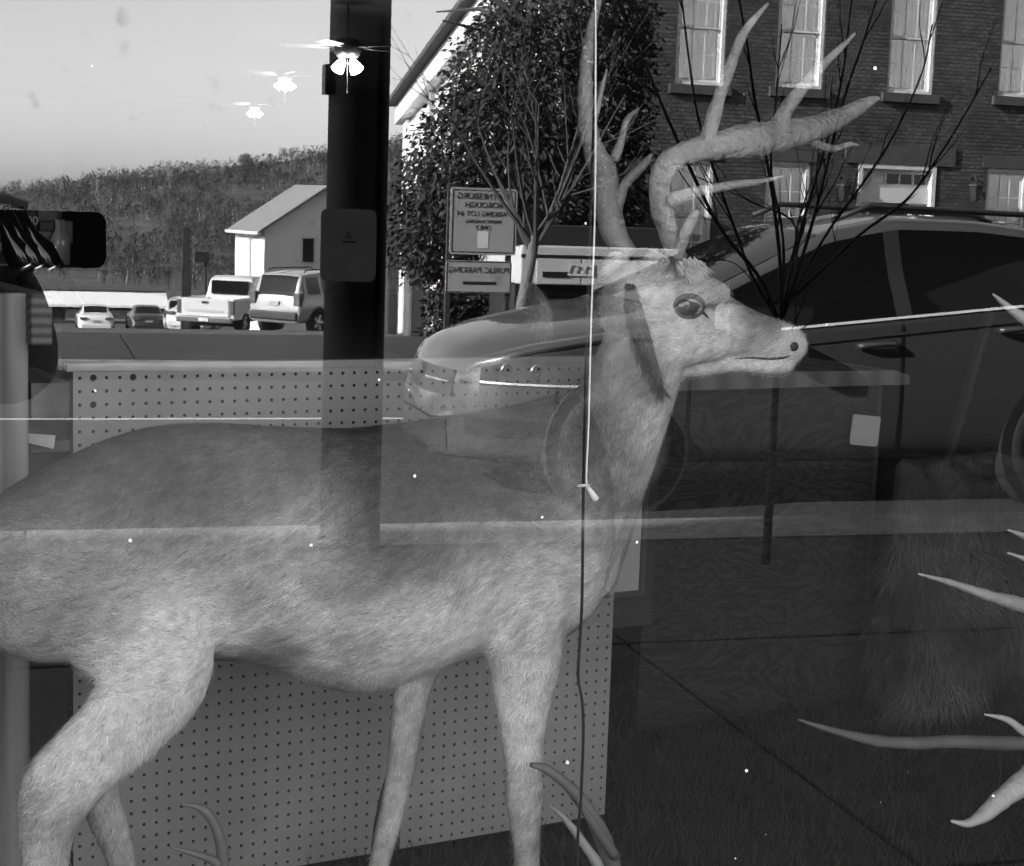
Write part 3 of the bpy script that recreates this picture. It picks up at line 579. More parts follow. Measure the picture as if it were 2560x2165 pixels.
M_fr = mat('window_white', .62, .6, .08, 5); M_st = mat('sill_stone', .06, .9, .3, 5); M_cur = mat('curtain', .62, .9, .22, 3, .4, 9, (8, 1, 1))
M_pn = glass_mat('house_glass', 0.35, 0.8)
for n_, (a, b, z0, z1, kd) in enumerate(op):
    if kd == 'door': continue
    MB().box((a-.14, -.02, z0-.20), (b+.14, .10, z0-.003)).build('sill', M_st, bb)
    if kd == 'low': MB().box((a-.14, .001, z1+.003), (b+.14, .03, z1+.26)).build('lintel', M_st, bb)
    wnd = MB(); t = .075
    wnd.box((a+.002, -.20, z0+.002), (a+t, -.05, z1-.002)); wnd.box((b-t, -.20, z0+.002), (b-.002, -.05, z1-.002)); wnd.box((a+t, -.20, z1-t), (b-t, -.05, z1-.002)); wnd.box((a+t, -.20, z0+.002), (b-t, -.05, z0+t))
    wo_ = wnd.build('window', M_fr, bb); zm = (z0+z1)/2
    for (s0, s1, yy) in ((z0+t, zm+.02, -.15), (zm-.02, z1-t, -.11)):
        sa = MB(); q = .05
        sa.box((a+t+.002, yy-.025, s0+.002), (a+t+q, yy, s1)); sa.box((b-t-q, yy-.025, s0+.002), (b-t-.002, yy, s1)); sa.box((a+t+q, yy-.025, s0+.002), (b-t-q, yy, s0+q)); sa.box((a+t+q, yy-.025, s1-q), (b-t-q, yy, s1))
        sa.build('sash', M_fr, wo_)
        gw = (b-a-2*t-2*q); gh = s1-s0-2*q; mu = MB()
        for k in (1, 2): xm = a+t+q+gw*k/3; mu.box((xm-.012, yy-.02, s0+q), (xm+.012, yy-.004, s1-q))
        mu.box((a+t+q, yy-.019, s0+q+gh/2-.012), (b-t-q, yy-.005, s0+q+gh/2+.012)); mu.build('muntin', M_fr, wo_)
        for k in range(3):
            for l in range(2):
                xa = a+t+q+gw*k/3; za = s0+q+gh*l/2
                MB().add([(xa+.012, yy-.014, za+.012), (xa+gw/3-.012, yy-.014, za+.012), (xa+gw/3-.012, yy-.014, za+gh/2-.012), (xa+.012, yy-.014, za+gh/2-.012)], [(3,2,1,0)]).build('pane', M_pn, wo_)
    if kd == 'up':
        full = n_ in (2, 3); c0 = z0 if full else z0+.10
        MB().grid(lambda u_, v_: (a+.06+(b-a-.12)*u_, -.26-.025*math.sin(u_*40), c0+(z1-c0)*v_), 40, 2).build('curtain', M_cur, wo_)
    else: MB().box((a, -.34, z1-.95), (b, -.33, z1)).build('blind', mat('blind', .35, .9), wo_)
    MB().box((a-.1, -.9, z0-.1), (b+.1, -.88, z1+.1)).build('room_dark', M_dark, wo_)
a, b, z0, z1, kd = [o for o in op if o[4] == 'door'][0]
MB().box((a-.35, .001, z1+.003), (b+.45, .05, z1+.42)).build('lintel', M_st, bb)
dr = MB(); t = .10
dr.box((a+.002, -.3, z0), (a+t, .03, z1-.002)); dr.box((b-t, -.3, z0), (b-.002, .03, z1-.002)); dr.box((a+t, -.3, z1-t), (b-t, .03, z1-.002)); dr.box((a+t, -.28, z1-.85), (b-t, -.10, z1-.52))
dw = dr.build('doorway', M_fr, bb); MB().box((a+t, -.34, z1-.52), (b-t, -.32, z1-.40)).build('transom_rail', M_fr, dw)
for k in range(5):
    xa = a+t+.02+k*(b-a-2*t-.04)/5; MB().box((xa+.02, -.25, z1-.42), (xa+(b-a-.24)/5-.02, -.24, z1-.20)).build('pane', M_pane if k > 1 else M_wht, dw)
tr_ = MB(); tr_.box((a+t, -.26, z1-.52), (b-t, -.20, z1-.43)); tr_.box((a+t, -.26, z1-.19), (b-t, -.20, z1-t)); 
for k in range(6): xa = a+t+k*(b-a-2*t)/5; tr_.box((xa-.02, -.255, z1-.43), (xa+.02, -.205, z1-.19))
tr_.build('transom', M_fr, dw)
MB().box((a+.42, -.30, z0), (b-.52, -.28, z1-.86)).build('door', mat('dark_door', .02, .4), dw)
for xx in (a+t, b-.52):
    sd = MB().box((xx, -.29, z0), (xx+.34, -.2, z1-.86)).build('sidelight', M_fr, dw); MB().box((xx+.10, -.21, z1-1.9), (xx+.26, -.19, z1-1.0)).build('pane', M_pane, sd)
for px in (2098, 2425):
    q = bx(px, 480); lt = MB(); X, Z = q.x-x0b, q.z+.2
    lt.lathe([(.02, -.22), (.10, -.2), (.17, .12), (.02, .14)], 6, Matrix.Translation((X, .25, Z))); lt.lathe([(.20, .13), (.18, .17), (.02, .26)], 6, Matrix.Translation((X, .25, Z)))
    lt.tube([(X, .002, Z+.32), (X, .15, Z+.38), (X, .25, Z+.26)], .02, 6); lt.build('wall_lantern', mat('iron', .02, .6), bb)

# ================================================================== street furniture and plants
# --- utility pole on the pavement
pl_ = yat(872, 1200, -6.0); pl_.z = 0
pole = empty('utility_pole', pl_, 'thick dark utility pole with a round-cornered metal plate at the kerb', 'pole')
MB().lathe([(.123, -.2), (.120, 1.5), (.116, 4), (.105, 9), (.02, 9.02)], 20).build('shaft', wood_mat('pole_wood', .012, (8, 8, .5), .4), pole, smooth=True)
MB().tube([(.105, .09, 0), (.10, .09, 4), (.09, .085, 8.5)], .018, 8).build('conduit', mat('conduit', .015, .5), pole)
MB().box((-.145, -.02, 1.98), (-.105, .06, 2.10)).build('bracket', M_blk, pole)
tp = yat(805, 520, -5.87); bt = yat(798, 702, -5.87); wdt = yat(943, 600, -5.87).x-tp.x
cxp = (tp.x+bt.x)/2+wdt/2-pl_.x
pm = rrect(cxp-wdt/2, cxp+wdt/2, bt.z, tp.z, .122, .128, .03, 'plate', mat('plate_metal', .42, .5, .15, 6), pole)
zc = (tp.z*0.6+bt.z*.4)
MB().add([(cxp-.016, .130, zc), (cxp+.016, .130, zc), (cxp, .130, zc+.032), (cxp-.009, .130, zc+.005), (cxp+.009, .130, zc+.005), (cxp, .130, zc+.021)], [(0,3,5,2),(0,1,4,3),(1,2,5,4)]).build('printed_mark', M_blk, pm)
MB().box((cxp-.03, .1285, zc-.02), (cxp+.03, .130, zc-.012)).build('printed_mark', M_blk, pm)

# --- parking sign
YS = -15.6
c = lambda px, py: yat(px, py, YS)
sg_ = c(1205, 700); base = Vector((sg_.x, YS, 0.0))
sign = empty('parking_sign', base, 'two panel parking lot sign on posts before the evergreen', 'sign')
M_sg = mat('sign_face', .36, .4, .06, 5); M_sb = mat('sign_black', .015, .5)
def panel(l, r, t, b, thick, nm, m, y=0.0, rad=.03):
    P = [c(l, t), c(r, b)]; x0, x1 = P[0].x-base.x, P[1].x-base.x; z1, z0 = P[0].z, P[1].z
    o = rrect(x0, x1, z0, z1, y, y+thick, rad, nm, m, sign)
    return o, x0, x1, z0, z1
u1, x0, x1, z0, z1 = panel(1127, 1288, 467, 639, .012, 'upper_panel', M_sg)
bd = MB(); e = .022; t = .007
bd.box((x0+e, .0125, z0+e), (x0+e+t, .0145, z1-e)); bd.box((x1-e-t, .0125, z0+e), (x1-e, .0145, z1-e)); bd.box((x0+e+t, .0125, z1-e-t), (x1-e-t, .0145, z1-e)); bd.box((x0+e+t, .0125, z0+e), (x1-e-t, .0145, z0+e+t)); bd.build('border', M_sb, u1)
H = z1-z0; xc = (x0+x1)/2; RT_ = (R_(90), 0, R_(180))
for s_, f_, sz in (('WAYNESBURG', .87, .085), ('BOROUGH', .74, .080), ('PARKING LOT #4', .61, .072), ('PERMIT PARKING', .495, .048), ('ONLY', .405, .065)):
    text('lettering', s_, sz, M_sb, u1, (xc, .0135, z0+H*f_), RT_)
MB().box((xc-.055, .0125, z0+H*.10), (xc+.055, .0150, z0+H*.35)).build('sticker', mat('paper_sticker', .7, .7), u1)
u2, x0, x1, z0, z1 = panel(1115, 1276, 650, 734, .012, 'lower_panel', M_sg)
bd = MB(); e = .006
bd.box((x0+e, .0125, z0+e), (x0+e+t, .0145, z1-e)); bd.box((x1-e-t, .0125, z0+e), (x1-e, .0145, z1-e)); bd.box((x0+e+t, .0125, z1-e-t), (x1-e-t, .0145, z1-e)); bd.box((x0+e+t, .0125, z0+e), (x1-e-t, .0145, z0+e+t)); bd.build('border', M_sb, u2)
text('lettering', 'PUBLIC PARKING', .083, M_sb, u2, ((x0+x1)/2, .0135, z0+(z1-z0)*.70), RT_)
MB().box((x0+.18, .0125, z0+.085), (x1-.16, .0145, z0+.115)).build('painted_bar', M_sb, u2)
for xx in (x0+.03, x1-.03): MB().box((xx-.025, -.055, 0), (xx+.025, -.003, 1.72)).build('post', mat('sign_post', .03, .6), sign)

# --- young street tree by the sign
b0 = yat(1298, 800, -15.1); b1 = yat(1338, 590, -15.1)
st = empty('street_tree', (b0.x, b0.y, 0), 'young leafless street tree with a pale trunk beside the parking sign', 'tree')
tr = MB(); tr.tube([(-.05, 0, 0), (0, 0, b0.z), (b1.x-b0.x, 0, b1.z)], [.075, .062, .05], 10); tr.build('trunk', mat('pale_bark', .13, .9, .35, 14, .5, 40), st, smooth=True)
cr = MB(); random.seed(3)
for k in range(8):
    a = k*0.785+random.uniform(-.3, .3); branches(cr, (b1.x-b0.x, 0, b1.z-.02-.1*(k % 3)), (math.cos(a)*.7, math.sin(a)*.5, 1.0), random.uniform(1.3, 2.0), .026, 2, .6, .2, 6, 5)
cr.build('crown', mat('twig_bark', .05, .9, .3, 10), st)

# --- bare multi-stemmed sapling at the kerb in front of the car
g0 = yat(1928, 1150, -5.7); cr0 = yat(1946, 800, -5.7)
sp = empty('kerb_sapling', (g0.x, g0.y, 0), 'bare sapling with many thin dark stems fanning out at the kerb', 'sapling')
M_tw = mat('dark_bark', .018, .9, .4, 20, .4, 50)
tk = MB().tube([(0, 0, 0), (.005, 0, .5), (cr0.x-g0.x, 0, cr0.z)], [.022, .019, .017], 8); tk.build('trunk', M_tw, sp, smooth=True)
def pt(px, py, y): q = yat(px, py, y); return Vector((q.x-g0.x, q.y-g0.y, q.z))
stems = [([(1946,800),(1900,690),(1790,560),(1690,330),(1600,130),(1560,40),(1540,-60)], .011), ([(1946,800),(1890,700),(1830,560),(1760,330),(1725,160),(1700,0),(1690,-60)], .009), ([(1950,795),(1955,650),(1930,460),(1885,250),(1865,120),(1845,0),(1830,-80)], .010),
         ([(1950,800),(1960,600),(1930,420),(1940,250),(1960,60)], .008), ([(1955,790),(1990,640),(2030,480),(2070,330),(2110,180),(2135,0),(2140,-60)], .010), ([(1955,790),(2010,640),(2060,470),(2110,260),(2160,100),(2190,0),(2210,-60)], .011),
         ([(1960,790),(2060,600),(2170,440),(2240,330),(2300,180),(2330,60)], .008), ([(1985,740),(2140,590),(2260,500),(2350,380),(2420,280),(2480,170)], .009), ([(1950,760),(1985,690),(2000,560),(2040,440),(2075,380)], .007), ([(1940,760),(1985,570),(1880,505),(1810,455)], .006),
         ([(1960,760),(1990,640),(2010,560),(2020,440)], .006), ([(1946,800),(1960,860),(1990,790),(2030,690)], .006), ([(1930,770),(1840,660),(1745,655)], .004), ([(2090,630),(2085,560),(2110,520)], .004)]
random.seed(9)
for P, r_ in stems:
    yy = -5.7; pp = []
    dy = random.uniform(-.10, .10)
    for i, (px, py) in enumerate(P): pp.append(pt(px+random.uniform(-6, 6), py, -5.7+dy*i))
    pp = [Vector(p) for p in catmull(pp, 5)]; n = len(pp)
    r_ *= .82; m = MB().tube(pp, [r_*(1.15-.75*i/(n-1))*(1+.12*math.sin(i*2.1)) for i in range(n)], 6)
    for q in range(6):
        k = random.randint(n//4, n-3); e = (pp[k+1]-pp[k]).normalized(); sd = Vector((random.choice((-1, 1))*.6, random.uniform(-.4, .4), .3))
        L = random.uniform(.10, .35); m.tube([pp[k], pp[k]+(e+sd*.6)*L*.5, pp[k]+(e*1.2+sd*.5)*L], [r_*.45, r_*.35, r_*.15], 5)
    m.build('stem', M_tw, sp, smooth=True)

# --- evergreen
ec = sat(1300, 360, 21.5); ev = empty('evergreen_tree', (ec.x, ec.y, gz(ec.y)+.0), 'large dense broadleaf evergreen tree in front of the white clapboard building', 'tree')
zb = ec.z-gz(ec.y); random.seed(5)
tk = MB().tube([(0, 0, -.3), (.05, 0, .8), (.0, .05, zb), (.1, 0, zb+2)], [.20, .16, .12, .05], 10)
limbs = []
for k in range(26):
    z = random.uniform(.9, zb+1.8); a = random.uniform(0, 6.28); L = random.uniform(.9, 1.5); e = Vector((math.cos(a)*L, math.sin(a)*L, z+L*random.uniform(.0, .5)))
    tk.tube([(0, 0, z-.2), (e.x*.5, e.y*.5, (z+e.z)/2+.05), e], [.05, .03, .01], 6); limbs.append(e)
tk.build('trunk', mat('evergreen_bark', .05, .9, .4, 12), ev)
V = []; Fc = []; sc_ = 21.5/F_PX
def inside(x, z):   # silhouette in picture px relative to (1300,360)
    px, py = 1300+x/sc_, 360-(z-zb)/sc_
    lim = [(-400, 1330), (-50, 1290), (0, 1255), (60, 1195), (100, 1165), (130, 1155), (180, 1142), (270, 1112), (330, 1065), (380, 1040), (430, 1030), (480, 1008), (540, 985), (600, 990), (680, 1010), (760, 1060), (830, 1120)]
    return px > np.interp(py, [a for a, b in lim], [b for a, b in lim])+random.uniform(-14, 14) and px < 1585 and py < (600+random.uniform(-15, 15) if px > 1285 else 715+random.uniform(-25, 20))
N = 0; tries = 0
cl = []
while len(cl) < 1500 and tries < 250000:
    tries += 1
    x = random.uniform(-1.8, 1.6); z = zb+random.uniform(-2.6, 2.9); y = random.uniform(-1.4, 1.4)
    if (y/1.4)**2+(x/1.9)**2 > 1: continue
    if not inside(x, z): continue
    if random.random() < 0.25+0.75*min(1, ((x/1.5)**2+(y/1.2)**2)): cl.append((x, y, z))
for (x, y, z) in cl:
    out = Vector((x, y, .2)).normalized(); R0 = random.uniform(.16, .30)
    for k in range(34):
        p = Vector((x, y, z))+Vector((random.gauss(0, 1), random.gauss(0, 1), random.gauss(0, .9)))*R0*.62
        if not inside(p.x, p.z): continue
        d_ = (out*random.uniform(.1, .8)+Vector((random.uniform(-.7, .7), random.uniform(-.7, .7), random.uniform(-1.2, .15)))).normalized(); L = random.uniform(.07, .13); w_ = L*.20
        s_ = d_.orthogonal().normalized(); s_ = Matrix.Rotation(random.uniform(0, 6.28), 3, d_) @ s_
        k0 = len(V); V += [tuple(p), tuple(p+d_*L*.45+s_*w_), tuple(p+d_*L), tuple(p+d_*L*.45-s_*w_)]; Fc.append((k0, k0+1, k0+2, k0+3))
m = MB(); m.v = V; m.f = Fc; m.build('crown', mat('evergreen_leaf', .028, .7, .6, 9, spec=.25), ev)

# --- dark shrub under the tree
hp = sat(1180, 800, 20.6); hg = empty('dark_shrub', (hp.x, hp.y, gz(hp.y)), 'low dark shrub under the evergreen behind the parking sign', 'shrub'); random.seed(8)
V = []; Fc = []
for k in range(9000):
    p = Vector((random.uniform(-.58, .78), random.uniform(-.35, .35), random.random()**.7*.95)); 
    if p.z > .62+.3*noise.noise(Vector((p.x*3, p.y*3, 4))): continue
    d_ = Vector((random.uniform(-1, 1), random.uniform(-1, 1), random.uniform(-.6, .8))).normalized(); L = random.uniform(.05, .09); s_ = d_.orthogonal().normalized()*L*.25
    k0 = len(V); V += [tuple(p), tuple(p+d_*L*.5+s_), tuple(p+d_*L), tuple(p+d_*L*.5-s_)]; Fc.append((k0, k0+1, k0+2, k0+3))
m = MB(); m.v = V; m.f = Fc; m.build('foliage', mat('evergreen_leaf', .028), hg)
m = MB()
for k in range(7): m.tube([(-.5+k*.2, 0, 0), (-.5+k*.2+random.uniform(-.1, .1), 0, .35), (-.5+k*.2+random.uniform(-.2, .2), random.uniform(-.2, .2), .6)], [.02, .015, .006], 5)
m.build('stem', mat('evergreen_bark', .05), hg)
# --- cabinets, trailer, lamp, chimney post, wires
def cabinet(nm, label, l, r, t, b, d, v):
    p = sat((l+r)/2, b, d); z = gz(p.y); wd = (r-l)*d/F_PX; ht = sat((l+r)/2, t, d).z-z
    o = empty(nm, (p.x, p.y, z), label, 'cabinet'); MB().box((-wd/2, -.35, 0), (wd/2, 0, ht)).build('body', mat('cabinet_%s' % v, v, .6, .2, 4), o, bevel=.04)
    MB().box((-wd/2+.03, .003, .1), (wd/2-.03, .015, ht-.12)).build('door', mat('cabinet_%s' % v, v), o, bevel=.008); MB().tube([(wd*.3, .015, ht*.6), (wd*.3, .04, ht*.6), (wd*.3, .04, ht*.6-.1)], .012, 6).build('handle', M_blk, o)
cabinet('electrical_cabinet', 'grey electrical cabinet under the evergreen beside the parking sign', 1020, 1063, 684, 790, 22.5, .10)
cabinet('dark_cabinet', 'small dark utility cabinet against the white clapboard building', 968, 996, 672, 730, 30, .03)
tl = sat(1300, 716, 19.0); tr2 = sat(1600, 716, 19.0)
tra = empty('service_body_truck', (tl.x, tl.y, gz(tl.y)), 'pale service truck body with flat locker doors behind the young street tree', 'truck')
zt, zm, zb2 = sat(1450, 617, 19.0).z-gz(tl.y), sat(1450, 643, 19.0).z-gz(tl.y), sat(1450, 716, 19.0).z-gz(tl.y); wd = tr2.x-tl.x+.6; M_tk = mat('truck_panel', .50, .5, .08, 3)
MB().box((0, -1.9, zb2), (wd, 0, zt)).build('body', M_tk, tra, bevel=.02); MB().box((-.05, -1.8, zt+.003), (wd, -.05, zt+.22)).build('cargo_cover', M_trim, tra)
MB().box((0, .002, zm-.02), (wd, .012, zm+.015)).build('seam', M_blk, tra)
dps = sat(1342, 680, 19.0).x-tl.x
MB().box((dps, .003, zb2+.01), (dps+.52, .02, zm-.03)).build('locker_door', M_tk, tra, bevel=.006); MB().box((dps+.535, .003, zb2+.01), (wd-.02, .02, zm-.03)).build('locker_door', M_tk, tra, bevel=.006)
MB().box((dps+.07, .021, zb2+.09), (dps+.38, .03, zb2+.15)).build('slot', M_blk, tra); dc = MB().box((dps+.36, .031, zb2+.11), (dps+.66, .034, zb2+.25)).build('decal', mat('decal_white', .6), tra)
for k, (xx, ww) in enumerate(((.38, .07), (.47, .05), (.56, .07))): MB().tube([(dps+xx, .036, zb2+.14), (dps+xx+ww*.4, .036, zb2+.22), (dps+xx+ww, .036, zb2+.19 if k else zb2+.22)], .007, 5).build('printed_mark', M_blk, dc)
for xx in (.5, 2.0): wheel(tra, xx, -.12, .34, 1)
MB().box((0, -1.7, .4), (wd, -.2, zb2-.003)).build('chassis', M_trim, tra)
p = sat(465, 720, 62); z = gz(p.y); ps = empty('square_post', (p.x, p.y, z), 'tall dark square post standing behind the parked off-roader', 'post')
zt = sat(463, 567, 62).z-z; MB().box((-.17, -.17, 0), (.17, .17, zt*.62)).build('lower_shaft', mat('dark_post', .03, .7), ps); MB().box((-.14, -.14, zt*.62+.002), (.14, .14, zt)).build('upper_shaft', mat('dark_post', .03), ps)
p = sat(513, 720, 70); z = gz(p.y); lp = empty('lot_lamp', (p.x, p.y, z), 'parking lot lamp with a flat box head on a slim pole', 'lamp post')
zt = sat(511, 628, 70).z-z; MB().tube([(0, 0, 0), (0, 0, zt-.4)], .06, 8).build('pole', M_trim, lp); MB().box((-.45, -.2, zt-.45), (.1, .2, zt)).build('head', M_trim, lp); MB().box((.12, -.2, zt-.4), (.28, .2, zt-.06)).build('shield', mat('lamp_shield', .05), lp)
wr = empty('overhead_wires', sat(60, 675, 120), 'pair of thin overhead wires strung before the hillside', 'wires'); wb = Vector(wr.location)
for k, (ya, yb) in enumerate(((675, 671), (662, 668), (630, 668))): MB().tube([sat(-200, ya-(4 if k < 2 else 20), 120)-wb, sat(250, (ya+yb)/2+2, 120)-wb, sat(600, yb, 118)-wb], .035 if k < 2 else .02, 5).build('wire', M_blk, wr)
# weeds along the kerb
gv = MB(); random.seed(11)
for k in range(1500):
    x = random.uniform(-1.5, 1.3) ; y = random.uniform(-7.4, -6.85) if random.random() < .15 else random.uniform(-6.88, -6.82); h = random.uniform(.03, .12); a = random.uniform(0, 6.28)
    gv.add([(x-.004, y, -.12), (x+.004, y, -.12), (x+math.cos(a)*h*.3, y+math.sin(a)*h*.3, -.12+h)], [(0, 1, 2)])
tag(gv.build('gutter_weeds', mat('dry_grass', .12, .9)), 'dry weeds growing in the gutter along the kerb', 'weeds', kind='stuff')

# ================================================================== inside the window
S_ = Vector((math.cos(-.228), math.sin(.228), 0)); N_ = Vector((math.sin(-.228), math.cos(.228), 0)); Z_ = Vector((0, 0, 1))
def on(px, py, d): return hit(px, py, CAM+N_*d, N_)
def fr_(d): # matrix: local x along S, y into the room, z up, origin at CAM foot + N*d
    o = CAM+N_*d; return Matrix(((S_.x, N_.x, 0, o.x), (S_.y, N_.y, 0, o.y), (0, 0, 1, 0), (0, 0, 0, 1)))
ROTB = math.atan2(S_.y, S_.x)
PZ = 0.16
tag(MB().box((-2.5, .21, 0.004), (4.6, 3.9, PZ-.06)).build('display_platform', mat('platform_edge', .02, .8)), kind='structure')
# turf mat
tf = MB(); random.seed(21)
tf.box((-1.2, .23, PZ-.055), (4.4, 3.85, PZ-.02))
for k in range(16000):
    x = random.uniform(-.4, 3.2); y = random.uniform(.9, 3.8); h = random.uniform(.03, .07); a = random.uniform(0, 6.28); b = random.uniform(.2, .9)
    tf.add([(x-.0022, y, PZ-.03), (x+.0025, y, PZ-.03), (x+math.cos(a)*h*b, y+math.sin(a)*h*b, PZ-.02+h)], [(0, 1, 2)])
tag(tf.build('turf_mat', mat('turf', .016, .8, .5, 30)), 'dark artificial grass covering the display platform floor', 'grass', kind='stuff')

# --- pegboard: real holes, a black sheet behind stands in for the shade in them
tl = on(0, 0, 3.16); org = CAM+S_*(.834)+N_*3.16; org.z = 1.55-.348
pb = empty('pegboard', (org.x, org.y, PZ), 'large light perforated hardboard panel standing behind the deer', 'pegboard'); pb.rotation_euler = (0, 0, ROTB)
G = .0254; NC, NR = 48, int((org.z-PZ)/G)+1; hm = MB(); rh = .0036
zt0 = org.z-PZ
for j in range(NR):
    for i in range(NC):
        cx, cz = i*G, zt0-j*G
        if cz < G: continue
        r_ = rh*(1.9 if (i, j) in ((1, 0), (4, 0), (1, 2), (30, 3)) else 1)
        sq = [(cx-G/2, 0, cz-G/2), (cx, 0, cz-G/2), (cx+G/2, 0, cz-G/2), (cx+G/2, 0, cz), (cx+G/2, 0, cz+G/2), (cx, 0, cz+G/2), (cx-G/2, 0, cz+G/2), (cx-G/2, 0, cz)]
        ho = [(cx+r_*math.cos(a), 0, cz+r_*math.sin(a)) for a in [math.radians(225+45*q) for q in range(8)]]
        hb = [(x, .005, z) for x, y, z in ho]
        hm.add(sq+ho+hb, [(q, (q+1) % 8, 8+(q+1) % 8, 8+q) for q in range(8)]+[(8+q, 8+(q+1) % 8, 16+(q+1) % 8, 16+q) for q in range(8)])
hm.build('perforated_sheet', mat('hardboard', .30, .75, .28, 2.2, .15, 40), pb)
xa, xb = -G/2, (NC-.5)*G
ed = MB(); ed.box((xa-.012, -.003, zt0+G/2), (xb+.002, .02, zt0+G/2+.014)); ed.build('top_edge', mat('hardboard_edge', .3, .8), pb)
MB().box((xa, .02, 0), (xb, .024, zt0+G/2)).build('hole_shade_backing', mat('black_back', .008, .9), pb)

# --- fur helper: short strands on a mesh object
def strands(o_mesh, tonefn, flowfn, n, L0, L1, w, lift, seed=1, hole=None):
    r = np.random.default_rng(seed); me = o_mesh; me.calc_loop_triangles(); T = np.array([t.vertices[:] for t in me.loop_triangles]); Vv = np.array([v.co[:] for v in me.vertices]); A = np.array([t.area for t in me.loop_triangles]); Nn = np.array([v.normal[:] for v in me.vertices])
    idx = r.choice(len(T), n, p=A/A.sum()); a, b = r.random(n), r.random(n); q = a+b > 1; a[q], b[q] = 1-a[q], 1-b[q]
    P = Vv[T[idx, 0]]*(1-a-b)[:, None]+Vv[T[idx, 1]]*a[:, None]+Vv[T[idx, 2]]*b[:, None]; Nm = Nn[T[idx, 0]]
    if hole is not None:
        kp_ = np.linalg.norm(P-hole[0][None], axis=1) > hole[1]; P = P[kp_]; Nm = Nm[kp_]; n = len(P)
    Fl = flowfn(P); Fl = Fl-Nm*(Fl*Nm).sum(1)[:, None]; Fl /= np.linalg.norm(Fl, axis=1)[:, None]+1e-9
    J = r.normal(0, .28, (n, 3)); D = Fl+J; D = D-Nm*(D*Nm).sum(1)[:, None]; D /= np.linalg.norm(D, axis=1)[:, None]+1e-9; D = D+Nm*(lift+r.random(n)[:, None]*lift)
    L = (L0+(L1-L0)*r.random(n))[:, None]; Sd = np.cross(D, Nm); Sd /= np.linalg.norm(Sd, axis=1)[:, None]+1e-9
    B0 = P-Sd*w-Nm*.001; B1 = P+Sd*w-Nm*.001; TP = P+D*L
    V = np.stack([B0, B1, TP], 1).reshape(-1, 3); m = bpy.data.meshes.new('fur'); m.vertices.add(3*n); m.vertices.foreach_set('co', V.ravel()); m.loops.add(3*n); m.loops.foreach_set('vertex_index', np.arange(3*n, dtype=np.int32)); m.polygons.add(n); m.polygons.foreach_set('loop_start', np.arange(0, 3*n, 3, dtype=np.int32)); m.polygons.foreach_set('loop_total', np.full(n, 3, np.int32)); m.update()
    tn = np.repeat(tonefn(P)*r.normal(1, .30, n).clip(.3, 1.9), 3).astype(np.float32); at_ = m.attributes.new('tone', 'FLOAT', 'POINT'); at_.data.foreach_set('value', tn)
    return m
def remeshed(mb, vox, it=4):
    o = mb.build('tmp', None); a = o.modifiers.new('r', 'REMESH'); a.mode = 'VOXEL'; a.voxel_size = vox; b = o.modifiers.new('s', 'SMOOTH'); b.iterations = it; b.factor = .5
    bpy.context.view_layer.update(); me = bpy.data.meshes.new_from_object(o.evaluated_get(bpy.context.evaluated_depsgraph_get())); bpy.data.objects.remove(o)
    me.polygons.foreach_set('use_smooth', [True]*len(me.polygons)); return me

# --- the mounted deer
DD = 2.66; k_ = 1.2272
rootp = on(900, 1500, DD); rootp.z = PZ
deer = empty('mounted_deer', rootp, 'full body mounted buck deer standing broadside with raised antlered head', 'deer')
def dpt(px, py, n=0.0): return on(px, py, DD)+N_*n-rootp
def pxm(px, py): return dep(on(px, py, DD))/F_PX
def limb(mb, pts, scale=k_, flat=.9, n=18):
    # pts: (x, y, radius_px, depth offset[, width factor]) along a limb, 2086-px picture units
    Q = catmull([(p[0]*scale, p[1]*scale, p[2]*scale, p[3], (p[4] if len(p) > 4 else flat)) for p in pts], 5); rings = []
    for i, q in enumerate(Q):
        a, b = Q[max(i-1, 0)], Q[min(i+1, len(Q)-1)]; t = dpt(b[0], b[1], b[3])-dpt(a[0], a[1], a[3]); t.normalize(); up = t.cross(N_).normalized(); sd = up.cross(t).normalized()
        c = dpt(q[0], q[1], q[3]); r = max(q[2], 2)*pxm(q[0], q[1])
        rings.append([c+up*(r*math.cos(2*math.pi*j/n))+sd*(r*q[4]*math.sin(2*math.pi*j/n)) for j in range(n)])
    mb.loft(rings)
dm = MB()
bodyst = [(-95, 1150, 1190, .25), (-75, 1090, 1250, .55), (-30, 1035, 1310, .72), (40, 985, 1340, .74), (120, 942, 1345, .70), (220, 896, 1335, .66), (320, 868, 1325, .64), (440, 862, 1338, .66), (560, 868, 1368, .70), (700, 873, 1403, .72), (800, 864, 1388, .70), (900, 850, 1350, .66), (1000, 834, 1330, .62), (1080, 818, 1318, .60), (1150, 800, 1285, .58), (1200, 850, 1235, .52), (1228, 930, 1160, .4)]
Q = catmull([tuple(float(v) for v in b) for b in bodyst], 4); rings = []
for q in Q:
    a = dpt(q[0]*k_, q[1]*k_); b = dpt(q[0]*k_, q[2]*k_); c = (a+b)/2; h = (a-b).length/2
    ring = []
    for j in range(28):
        th = 2*math.pi*j/28; ct, st_ = math.cos(th), math.sin(th); wv = q[3]*(1+.10*(-ct))
        ring.append(c+Z_*(h*ct)+N_*(h*wv*math.copysign(abs(st_)**.9, st_)))
    rings.append(ring)
dm.loft(rings)
limb(dm, [(1090, 1090, 225, 0, .62), (1165, 990, 175, 0, .62), (1225, 900, 130, -.005, .7), (1275, 800, 104, -.01, .75), (1305, 710, 94, -.015, .75), (1325, 640, 84, -.02, .72)])
